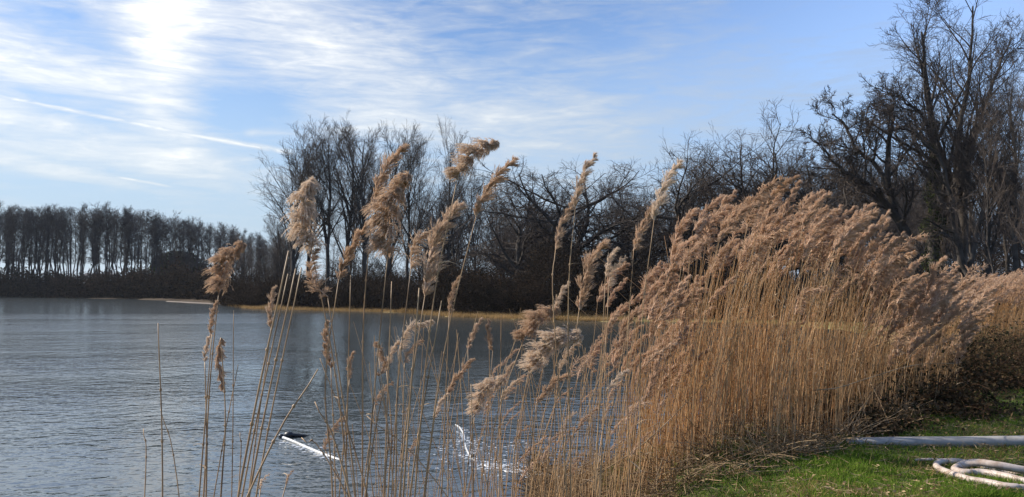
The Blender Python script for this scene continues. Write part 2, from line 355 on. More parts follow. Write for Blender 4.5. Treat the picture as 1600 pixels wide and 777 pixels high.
def tree_mesh(kind, seed, H):
    rng = np.random.default_rng(seed); tr_, cr = Geo(), Geo()
    def cl(R, m): return np.maximum(R, m)
    if kind == 'alder':
        P0 = trunkline(rng, H, .15, 9, .035, rng.normal(size=2)*.03, .15); tubes(tr_, P0[0], P0[1], 6)
        P1 = grow(rng, *P0, 42, .35, 1, 42, .16, 5, .12, .05, .5, lambda t: (1.2-t)*1.6*np.clip((t-.4)*2.6, .3, 1)); P2 = grow(rng, *P1, 7, .2, 1, 45, .55, 4, .12, .05, .6)
        P3 = grow(rng, *P2, 4, .2, 1, 40, .5, 3, .12, .02, .7)
        tubes(cr, P1[0], cl(P1[1], .018), 3); tubes(cr, P2[0], cl(P2[1], .012), 3); tubes(cr, P3[0], cl(P3[1], .010), 3)
              # hanging catkins and cones
    elif kind == 'tall':
        P0 = trunkline(rng, H*.95, .30, 10, .03, rng.normal(size=2)*.02, .12); tubes(tr_, P0[0], P0[1], 7)
        P1 = grow(rng, *P0, 17, .22, .92, 30, .48, 7, .045, .035, .62, lambda t: 1.25-.85*t, .2); tubes(tr_, P1[0], P1[1], 4)
        P2 = grow(rng, *P1, 8, .2, 1, 34, .42, 5, .06, .05, .6, lambda t: 1.2-.6*t); P3 = grow(rng, *P2, 7, .15, 1, 36, .42, 4, .09, .04, .6); P4 = grow(rng, *P3, 4, .2, 1, 38, .5, 3, .10, .03, .7)
        tubes(cr, P2[0], cl(P2[1], .016), 3); tubes(cr, P3[0], cl(P3[1], .010), 3); tubes(cr, P4[0], cl(P4[1], .007), 3)
    elif kind == 'oak':
        P0 = trunkline(rng, H*.62, .48, 9, .05, rng.normal(size=2)*.04, .35); tubes(tr_, P0[0], P0[1], 8)
        P1 = grow(rng, *P0, 18, .22, 1, 58, .80, 9, .15, .025, .62, lambda t: 1.12-.4*t, .2); tubes(tr_, P1[0], P1[1], 5)
        P2 = grow(rng, *P1, 9, .2, 1, 50, .44, 6, .15, .03, .65, lambda t: 1.15-.5*t); P3 = grow(rng, *P2, 8, .15, 1, 50, .42, 4, .17, .02, .6); P4 = grow(rng, *P3, 5, .15, 1, 45, .5, 3, .16, .02, .7)
        tubes(cr, P2[0], cl(P2[1], .022), 3); tubes(cr, P3[0], cl(P3[1], .012), 3); tubes(cr, P4[0], cl(P4[1], .008), 3)
    elif kind == 'young':
        P0 = trunkline(rng, H, .09, 9, .03, rng.normal(size=2)*.04, .15); tubes(tr_, P0[0], P0[1], 5)
        P1 = grow(rng, *P0, 22, .2, 1, 38, .3, 5, .09, .07, .5, lambda t: 1.2-.8*t); P2 = grow(rng, *P1, 7, .2, 1, 38, .42, 4, .12, .05, .6); P3 = grow(rng, *P2, 5, .2, 1, 38, .5, 3, .14, .03, .7)
        tubes(cr, P1[0], cl(P1[1], .012), 3); tubes(cr, P2[0], cl(P2[1], .008), 3); tubes(cr, P3[0], cl(P3[1], .006), 3)
    return tr_, cr
TREES = {}
def variants(kind, n, H, bm, tm):
    TREES[kind] = []
    for i in range(n):
        a, b = tree_mesh(kind, 100+i*7+len(kind), H); TREES[kind].append((a.mesh('trunk', bm), b.mesh('crown', tm), H))
variants('alder', 6, 17, M['bark_far'], M['bark_far'])
variants('tall', 5, 18, M['bark'], M['twig'])
variants('oak', 5, 15, M['bark'], M['twig'])
variants('young', 4, 11, M['bark'], M['twig'])
KN = {'alder': 'alder_tree', 'tall': 'poplar_tree', 'oak': 'oak_tree', 'young': 'young_tree'}
R0 = random.Random(5)
def place_tree(kind, px, Y, top, label, group=None, v=None, rot=None, wide=1.0, lean=0.0, cat='tree', name=None):
    """stands at ground under pixel column px at distance Y, its top at picture height top"""
    x = ray(px, 445)[0]/ray(px, 445)[1]*Y; z = float(gz(x, Y)); H = at(px, top, Y)[2]-z
    tm, cm, h = TREES[kind][v if v is not None else R0.randrange(len(TREES[kind]))]
    o = empty(name or KN[kind], (x, Y, z-.1)); s = H/h; o.scale = (s*wide, s*wide, s); o.rotation_euler = (lean*R0.uniform(-.5, 1), lean, rot if rot is not None else R0.uniform(0, 2*PI))
    obj('trunk', tm, o); obj('crown', cm, o); tag(o, label, cat, group); return o

# the alder row across the pond
def alder_top(px): return np.interp(px, [-60, 0, 100, 170, 220, 300, 370, 420], [318, 322, 327, 322, 330, 343, 356, 372])
rr_ = random.Random(11)
k = 0; px = -70
while px < 420:
    for row in range(3 if k % 4 == 0 else 2):
        jx = px+rr_.uniform(-5, 5); Yd = 147+row*9+rr_.uniform(-2, 2)+max(0, (px-330))*.12
        place_tree('alder', jx, Yd, alder_top(jx)+rr_.uniform(-2, 13)+row*5, 'slender bare alder in the long row across the pond', 'bare alders in the row across the pond', wide=rr_.uniform(.85, 1.2), lean=math.radians(rr_.uniform(-3, 5)))
    px += rr_.uniform(3.8, 7); k += 1
# the grove behind the point
GR = [('tall', 452, 82, 240, 1.15, 0, 'wide fan-shaped bare tree leftmost in the grove on the point'),
      ('tall', 486, 88, 222, .95, 1, 'bare tall tree second from the left in the grove on the point'),
      ('tall', 512, 84, 215, .9, 2, 'slim straight tree above the leftmost curling plumes'),
      ('tall', 540, 86, 207, 1.0, 3, 'tall multi-branched tree just left of the grove summit'),
      ('tall', 572, 84, 203, 1.0, 4, 'tallest bare tree at the summit of the grove on the point'),
      ('tall', 603, 88, 212, .9, 0, 'tall bare tree just right of the grove summit'),
      ('tall', 640, 90, 232, .8, 1, 'bare tree behind the big three-lobed plume'),
      ('young', 662, 86, 238, .8, 0, 'thin upright tree between the grove and the highest plume'),
      ('tall', 700, 84, 222, .62, 2, 'narrow upright tree directly below the highest plume'),
      ('young', 716, 80, 218, .6, 1, 'thin straight tree poking up left of the highest plume'),
      ('tall', 745, 84, 280, .8, 3, 'lower bare tree behind the highest plume'),
      ('young', 780, 78, 290, 1.0, 2, 'thin young tree left of the round oak')]
for i, (kd, x_, Yd, tp, wd, v, lb) in enumerate(GR): place_tree(kd, x_, Yd, tp, lb, v=v, wide=wd, rot=i*1.3)
OK = [('oak', 885, 66, 240, 1.2, 0, 'round-crowned dark oak in the middle of the far bank'),
      ('oak', 812, 72, 282, .85, 1, 'smaller oak left of the round-crowned oak'),
      ('oak', 985, 70, 276, .9, 2, 'low spreading oak right of the round-crowned oak'),
      ('oak', 1075, 62, 216, .85, 3, 'gnarled oak with its open crown above the left end of the dense reeds'),
      ('oak', 1122, 66, 232, .7, 1, 'oak squeezed between the gnarled oak and the tall-domed oak'),
      ('oak', 1192, 62, 196, .85, 4, 'tall-domed oak above the highest plumes of the dense reeds'),
      ('oak', 1250, 60, 222, .7, 0, 'oak just left of the leaning oak'),
      ('oak', 1330, 64, 240, .8, 2, 'oak half hidden behind the leaning oak')]
for i, (kd, x_, Yd, tp, wd, v, lb) in enumerate(OK): place_tree(kd, x_, Yd-4, tp-10, lb, v=v, wide=wd*1.15, rot=i*2.1+.4)
# deeper rows of the wood
for i in range(100):
    x_ = rr_.uniform(375, 1640); Yd = rr_.uniform(88, 128); kd = rr_.choice(['oak', 'tall', 'tall', 'young'])
    tp = np.interp(x_, [370, 400, 470, 600, 700, 800, 900, 1000, 1100, 1250, 1400, 1600], [380, 372, 330, 290, 295, 315, 300, 310, 290, 275, 260, 260])+rr_.uniform(-8, 55)
    place_tree(kd, x_, Yd, tp, 'bare woodland tree deep in the wood behind the far bank', 'trees deep in the wood beyond the pond', wide=rr_.uniform(.8, 1.15))
for i, (x_, Yd, tp) in enumerate([(1540, 44, 150), (1562, 40, 190), (1588, 42, 120), (1618, 38, 170), (1520, 52, 215), (1478, 47, 240), (1575, 52, 235), (1604, 50, 210)]):
    place_tree('young' if i % 2 else 'tall', x_, Yd, tp, ['thin bare tree just right of the tall ivy-clad tree', 'pale slender tree with a slight lean near the right edge', 'tall thin tree at the right edge of the picture', 'tree cut by the right edge of the picture',
        'short thin tree in front of the tall ivy-clad tree', 'thin tree beside the foot of the ivy-clad trunk', 'small thin tree deep behind the right-hand trees', 'farthest thin tree by the right edge'][i], 'thin trees at the right', v=i % 4, wide=.8, rot=i)

def custom_tree(name, label, trunks, seed, Yd, l1=(12, 45, .45, .12, .05), parts=None, minr=.011, moss=None, levels=4, k=(8, 7, 4)):
    """tree with hand-laid main stems; trunks = [(points in picture, r0, r1)]"""
    rng = np.random.default_rng(seed); base = at(*trunks[0][0][0], Yd); x0, z0 = base[0], float(gz(base[0], Yd))-.1
    o = empty(name, (x0, Yd, z0)); tg, cg = Geo(), Geo()
    for (pts, r0, r1, dep) in trunks:
        w3 = np.array([at(a, b, Yd+dep*(i/(len(pts)-1))) for i, (a, b) in enumerate(pts)]); w3 -= np.array([x0, Yd, z0])
        n = 14; q = spline(w3, n); q[1:-1] += rng.normal(size=(n-2, 3))*.06; R = np.linspace(r0, r1, n); L = np.array([np.linalg.norm(np.diff(q, axis=0), axis=1).sum()])
        tubes(tg, q[None], R[None], 8)
        P1 = grow(rng, q[None], R[None], L, l1[0], .22, 1, l1[1], l1[2], 8, l1[3], l1[4], .6, lambda t: 1.1-.6*t, .2); tubes(tg, P1[0], P1[1], 5)
        P2 = grow(rng, *P1, k[0], .2, 1, 42, .45, 6, l1[3]*1.1, .05, .6, lambda t: 1.15-.5*t); P3 = grow(rng, *P2, k[1], .15, 1, 42, .45, 4, l1[3]*1.2, .04, .6); P4 = grow(rng, *P3, k[2], .15, 1, 42, .5, 3, .12, .03, .7)
        for q_, mr in ((P2, minr*1.5), (P3, minr), (P4, minr*.8)): tubes(cg, q_[0], np.maximum(q_[1], mr), 3)
    tg.build('trunk', moss or M['bark'], o); cg.build('crown', M['twig'], o)
    tag(o, label, 'tree'); return o
big = custom_tree('ash_tree', 'tallest bare tree with two stems and ivy up its left trunk', [
    ([(1458, 470), (1460, 380), (1462, 290), (1458, 210), (1448, 130), (1440, 50)], .42, .06, 0),
    ([(1500, 470), (1505, 360), (1497, 270), (1502, 190), (1516, 110), (1520, 10)], .32, .05, 1.5),
    ([(1500, 400), (1490, 300), (1470, 230), (1430, 170), (1400, 150)], .20, .04, -2),
    ([(1505, 330), (1520, 230), (1550, 130), (1580, 60)], .18, .04, 2)], 3, 48, (17, 32, .34, .07, .03), k=(8, 6, 4), minr=.009)
rng = np.random.default_rng(8)
g = Geo(); ys = rng.uniform(0, 1, 9000)**.8; yy = 440-ys*250; c = np.array([at(np.interp(v, [190, 290, 440], [1458, 1462, 1459]), v, 48) for v in yy])
rad_ = (1.15-.75*ys)*np.sqrt(rng.random(9000))*(.75+.25*np.sin(yy*.11)); a_ = rng.uniform(0, 2*PI, 9000)
c[:, 0] += np.cos(a_)*rad_; c[:, 1] += np.sin(a_)*rad_; c -= np.array(big.location)
quads(g, c, rng.uniform(.06, .13, 9000), rng, 1.1); g.build('ivy', M['ivy'], big)
custom_tree('oak_tree', 'leaning oak whose crooked limbs reach left beside the tallest tree', [
    ([(1434, 430), (1418, 370), (1398, 330), (1388, 280), (1392, 210), (1398, 180)], .36, .07, 0),
    ([(1408, 350), (1385, 318), (1350, 285), (1310, 262), (1285, 230)], .24, .05, -2),
    ([(1390, 300), (1370, 260), (1340, 235), (1322, 200), (1300, 178)], .16, .04, 1),
    ([(1398, 330), (1355, 300), (1320, 270), (1268, 262)], .14, .03, 2)], 6, 46, (12, 50, .42, .14, .03), k=(8, 7, 4))
custom_tree('willow_tree', 'leaning leaf-holding tree against the right side of the tall ivy tree', [
    ([(1520, 440), (1500, 400), (1490, 330), (1478, 270), (1440, 215), (1400, 200)], .2, .04, 0),
    ([(1515, 420), (1535, 330), (1565, 260), (1590, 230)], .16, .03, 1)], 16, 43, (14, 48, .36, .16, .02), k=(7, 6, 3))

# evergreen and low pale building seen through the alder trunks
def leafball(name, label, px, Yd, x_r, top, n, seed, m, group=None, sz=.25):
    rng = np.random.default_rng(seed); x = ray(px, 445)[0]/ray(px, 445)[1]*Yd; z = float(gz(x, Yd)); H = at(px, top, Yd)[2]-z; o = empty(name, (x, Yd, z))
    u = nrm(rng.normal(size=(n, 3)))*(rng.random((n, 1))**.35); cl_ = nrm(rng.normal(size=(40, 3)))*.85
    nearest = np.max(u@cl_.T, axis=1); p = u*np.array([x_r, x_r*.7, H*.52])*(.75+.35*nearest[:, None]); p[:, 2] += H*.5; p[:, 2] = np.maximum(p[:, 2], .1)
    a = Geo(); quads(a, p, rng.uniform(.6, 1.3, n)*sz, rng, 1.3); b = Geo(); t_ = trunkline(rng, H*.9, .16); tubes(b, t_[0], t_[1], 6)
    P1 = grow(rng, *t_, 16, .1, 1, 60, .4, 5, .1, .05); tubes(b, P1[0], P1[1], 4)
    b.build('trunk', M['bark_far'], o); a.build('crown', m, o); tag(o, label, 'tree' if 'tree' in name else 'bush', group); return o
leafball('evergreen_tree', 'broad dark evergreen crown behind the right half of the alder row', 277, 172, 6.2, 394, 9000, 4, M['ivy'], sz=.42)
b = empty('farm_shed', (0, 0, 0)); c0 = at(158, 445, 235); b.location = (c0[0], 235, float(gz(c0[0], 235)))
def box(g, x0, x1, y0, y1, z0, z1):
    v = [(x, y, z) for z in (z0, z1) for y in (y0, y1) for x in (x0, x1)]; g.add(v, [(0, 1, 5, 4), (1, 3, 7, 5), (3, 2, 6, 7), (2, 0, 4, 6), (4, 5, 7, 6), (0, 2, 3, 1)])
g = Geo(); box(g, -4.5, 4.5, -4, 4, 0, 3.6); g.build('wall', M['shed_wall'], b, False)
g = Geo(); g.add([(-4.8, -4.4, 3.55), (4.8, -4.4, 3.55), (4.8, 0, 5.0), (-4.8, 0, 5.0), (-4.8, 4.4, 3.55), (4.8, 4.4, 3.55)], [(0, 1, 2, 3), (3, 2, 5, 4)]); g.build('roof', M['shed_roof'], b, False)
tag(b, 'low pale shed glimpsed between the alder trunks', 'shed')

# ------------------------------------------------------------------ undergrowth
def belt(name, path, n, seed, hmax, depth, m, kind_label, twig_r=.012, leaf=.07, leaves=2, sl=1.4):
    """tangled scrub along a path of world points; hmax per path point"""
    rng = np.random.default_rng(seed); path = np.array(path, float); seg = np.linalg.norm(np.diff(path, axis=0), axis=1); cum = np.r_[0, np.cumsum(seg)]
    s = rng.random(n)*cum[-1]; x = np.interp(s, cum, path[:, 0]); y = np.interp(s, cum, path[:, 1]); h = np.interp(s, cum, hmax)
    dd = rng.random(n)*depth; x = x + rng.normal(size=n)*.5; y = y + dd; x = x*(1+dd/80)
    z = gz(x, y); hh = h*(.55+.45*np.sin(s*.55+seed)*np.sin(s*.23+2)**2)*(.8+.3*rng.random(n))
    p = np.stack([x, y, z + rng.random(n)**1.15*hh], -1)
    d = nrm(rng.normal(size=(n, 3))*.75+np.array([0, 0, .9])); nn = 4; out = np.zeros((n, nn, 3)); out[:, 0] = p
    L = rng.uniform(.4, 1, n)*sl
    for k in range(1, nn): d = nrm(d+rng.normal(size=(n, 3))*.25+np.array([0, 0, -.08])); out[:, k] = out[:, k-1]+d*(L/(nn-1))[:, None]
    g = Geo(); tubes(g, out, np.full((n, nn), twig_r)*np.linspace(1, .4, nn)[None]*rng.uniform(.6, 1.5, (n, 1)), 3)
    o = g.build(name, m[0]); tag(o, kind_label[0], kind_label[1], None, 'stuff')
    if leaves:
        q = np.repeat(out[:, 1:].reshape(-1, 3), max(1, leaves), 0)[:n*leaves*2]; q = q+rng.normal(size=q.shape)*.15
        g2 = Geo(); quads(g2, q, rng.uniform(.5, 1.5, len(q))*leaf, rng, 1.3); g2.build('scrub_leaves', m[1], o)
    return o
def wp(px, Yd): r = ray(px, 445); return (r[0]/r[1]*Yd, Yd)
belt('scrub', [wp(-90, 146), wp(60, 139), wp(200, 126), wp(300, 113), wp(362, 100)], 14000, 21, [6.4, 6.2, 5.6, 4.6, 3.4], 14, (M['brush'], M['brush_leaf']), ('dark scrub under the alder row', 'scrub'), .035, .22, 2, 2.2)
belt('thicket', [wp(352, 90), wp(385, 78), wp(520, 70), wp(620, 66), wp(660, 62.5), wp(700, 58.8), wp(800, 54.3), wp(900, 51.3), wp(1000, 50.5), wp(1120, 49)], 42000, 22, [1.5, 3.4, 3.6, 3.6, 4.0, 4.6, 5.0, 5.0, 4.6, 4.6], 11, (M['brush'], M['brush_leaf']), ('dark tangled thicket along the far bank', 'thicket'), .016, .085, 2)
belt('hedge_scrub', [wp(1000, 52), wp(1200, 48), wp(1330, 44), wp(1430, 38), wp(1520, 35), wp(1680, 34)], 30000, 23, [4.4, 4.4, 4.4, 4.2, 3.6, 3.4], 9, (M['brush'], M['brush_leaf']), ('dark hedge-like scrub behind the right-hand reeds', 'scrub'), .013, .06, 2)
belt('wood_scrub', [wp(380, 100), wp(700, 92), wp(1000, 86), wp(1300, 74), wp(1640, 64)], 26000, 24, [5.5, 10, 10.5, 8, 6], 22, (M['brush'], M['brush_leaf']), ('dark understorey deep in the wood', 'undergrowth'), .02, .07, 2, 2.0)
# dry golden grass along the far bank
rng = np.random.default_rng(31); n = 60000
pth = np.array([onplane(*p)[:2] for p in farp[:14]]); seg = np.linalg.norm(np.diff(pth, axis=0), axis=1); cum = np.r_[0, np.cumsum(seg)]
s = rng.random(n)**1.5*cum[-1]; x = np.interp(s, cum, pth[:, 0]); y = np.interp(s, cum, pth[:, 1])+rng.random(n)**1.6*5+.05; x = x*(y/np.interp(s, cum, pth[:, 1]))+rng.normal(size=n)*.2
sd_ = sdist(x, y); keep = sd_ > 0.02; x, y = x[keep], y[keep]; n = len(x)
hh = .14+.22*rng.random(n)**2 + .25*(np.sin(x*.9)*np.sin(x*.37+1) > .5)*rng.random(n)
g = Geo(); p = np.stack([x, y, gz(x, y)-.02], -1); slivers(g, p, nrm(rng.normal(size=(n, 3))*.35+np.array([.15, 0, 1])), hh, np.full(n, .022), rng)
tag(g.build('dry_bank_grass', M['grass_dry']), 'golden dry grass along the edge of the far bank', 'grass', None, 'stuff')
# pale mud spit at the foot of the alders
rng = np.random.default_rng(2)

# ------------------------------------------------------------------ reed plumes
def plume_geo(style, seed, hi=True):
    rng = np.random.default_rng(seed)
    st = {'slim': (.06, .17, .03), 'full': (.10, .23, .06), 'droop': (.20, .29, .10), 'wisp': (.12, .24, .12), 'fan': (.16, .33, -.06)}[style]   # axis bulge, width, wind
    bulge, wd, wind = st; nodes = (26 if style == 'fan' else 16) if hi else 12; per = (26 if style == 'fan' else 17 if style != 'wisp' else 9) if hi else 7
    S_ = np.repeat(np.linspace(.0, .97, nodes), per); N = len(S_); S_ = S_+rng.uniform(-.008, .008, N)
    def ax(s): return np.stack([-bulge*np.sin(PI*s)*(1-.3*s)+bulge*.5*s**3-bulge*.5*s, .02*np.sin(5*s+seed), s], -1)
    T = nrm(ax(S_+.02)-ax(S_-.02)); phi = np.repeat(rng.uniform(0, 2*PI, nodes), per)+rng.normal(size=N)*.75
    perp = np.stack([np.cos(phi), np.sin(phi), phi*0], -1); perp[:, 0] += .12; perp = nrm(perp)
    prof = (np.clip(S_, 0, 1)+.12)**.35*(1.02-S_)**.65*(1+.35*np.sin(S_*nodes*1.1+seed))
    ln = wd*1.15*prof*rng.uniform(.55, 1.15, N)+.04
    a = rng.uniform(.45, .95, (N, 1)); d = nrm(np.cos(a)*T+np.sin(a)*perp); n = 6; p = ax(S_); out = np.zeros((N, n, 3)); out[:, 0] = p
    wv = np.array([wind*1.6, 0, -.62 if style == 'fan' else -.16 if style in ('droop', 'full') else -.08])
    for k_ in range(1, n): d = nrm(d+wv*(k_/n)*1.5+(T*.16 if style in ('slim', 'full') else 0)+rng.normal(size=(N, 3))*.07); out[:, k_] = out[:, k_-1]+d*(ln/(n-1))[:, None]
    g = Geo(); tubes(g, out, np.full((N, n), .0022 if hi else .004)*np.linspace(1, .5, n), 3)
    aa = ax(np.linspace(0, 1, 10)); tubes(g, aa[None], np.linspace(.012, .003, 10)[None], 4)
    per_b = (30 if style == 'fan' else 24) if hi else 9
    idx = np.repeat(np.arange(N), per_b); tt = rng.uniform(.12, 1, len(idx))*(n-1); i = np.minimum(tt.astype(int), n-2); fr = (tt-i)[:, None]
    q = out[idx, i]*(1-fr)+out[idx, i+1]*fr; T2 = nrm(out[idx, i+1]-out[idx, i]); q = q+rng.normal(size=q.shape)*.004
    slivers(g, q, T2+rng.normal(size=q.shape)*.17, rng.uniform(.030, .065, len(q))*(1 if hi else 1.35), np.full(len(q), .0058 if hi else .011), rng)
    return g
STY = ['slim', 'full', 'droop', 'wisp', 'fan']
PL = {s: [plume_geo(s, 40+i*13+j, True).mesh('plume', M['plume'], False) for i in range(4)] for j, s in enumerate(STY)}
PLB = {}
for s_ in STY:                                       # the stand's heads are a warmer brown than the pale lone ones
    PLB[s_] = []
    for me in PL[s_]: c_ = me.copy(); c_.materials[0] = M['plume_bed']; PLB[s_].append(c_)
def frame(zdir, xdir):
    z = Vector(zdir).normalized(); x = Vector(xdir); x = (x-z*x.dot(z)).normalized(); y = z.cross(x)
    return Matrix((x, y, z)).transposed().to_4x4()
RR = random.Random(77)
def leaf_ribbon(g, p, d, L, wd, rng, droop=.5, n=5):
    d = np.array(d, float); d /= np.linalg.norm(d); s = np.cross(d, [0, 0, 1.])+rng.normal(size=3)*.3; s /= np.linalg.norm(s); pts = []; q = np.array(p, float)
    for k_ in range(n): pts.append((q-s*wd*(1-k_/(n-1))*.5, q+s*wd*(1-k_/(n-1))*.5+1e-4)); d = d+np.array([.12, 0, -droop/n]); d /= np.linalg.norm(d); q = q+d*L/n
    v = np.array(pts).reshape(-1, 3); f = [(2*k_, 2*k_+1, 2*k_+3, 2*k_+2) for k_ in range(n-1)]; g.add(v, f)
def reed(label, bottom, base, tip=None, style='full', Yd=4.0, mid=None, v=0, flip=False, r=.0042, leaf=0, size=1.0, group=None, lean=0.15, broken=None, name='reed'):
    """one reed: bottom = where it crosses the lower edge, base = foot of the plume, tip = its end"""
    Yb = Yd-lean; p1 = at(*bottom, Yb); pm = at(*mid, (Yb+Yd)/2) if mid else None; p2 = at(*base, Yd)
    nxt = pm if pm is not None else p2; dr = (p1-nxt); dr /= np.linalg.norm(dr); zb = WATER-.25
    t = (p1[2]-zb)/max(-dr[2], .3); root = p1+dr*t*np.array([.7, 1, 1]); root[2] = zb
    o = empty(name, tuple(root)); pts = [root, p1]+([pm] if pm is not None else [])+[p2]
    q = spline(pts, 14)-root; g = Geo(); tubes(g, q[None], np.linspace(r*1.15, r*.5, 14)[None], 6, True)
    for k_ in range(2, 12, 2):                          # nodes on the culm
        c = q[k_]; dd = (q[k_+1]-q[k_]); dd /= np.linalg.norm(dd); tubes(g, np.stack([c-dd*.006, c, c+dd*.006])[None], (np.array([1., 1.35, 1.])*r*1.08)[None], 6)
    g.build('stem', M['stem'], o)
    if tip is not None:
        t3 = at(*tip, Yd+.03); dv = t3-p2; L = np.linalg.norm(dv)*size*1.02; pl = obj('plume', PL[style][v % 4], o)
        xd = (-1, 0, -.1) if flip else (1, .2, -.1); mt = frame(dv, xd)@Matrix.Diagonal((L, L, L, 1)); mt.translation = Vector(p2-root); pl.matrix_local = mt
    if leaf:
        rg = np.random.default_rng(int(bottom[0]*3+base[1])); 
        for k_ in range(leaf):
            g = Geo(); i = 4+int(rg.integers(0, 8)); leaf_ribbon(g, q[i], (rg.choice([-1, 1, 1])*.7, rg.normal()*.3, .6), rg.uniform(.06, .16), .009, rg, 1.6); g.build('leaf', M['leafdry'], o, False)
    tag(o, label, 'reed', group); return o

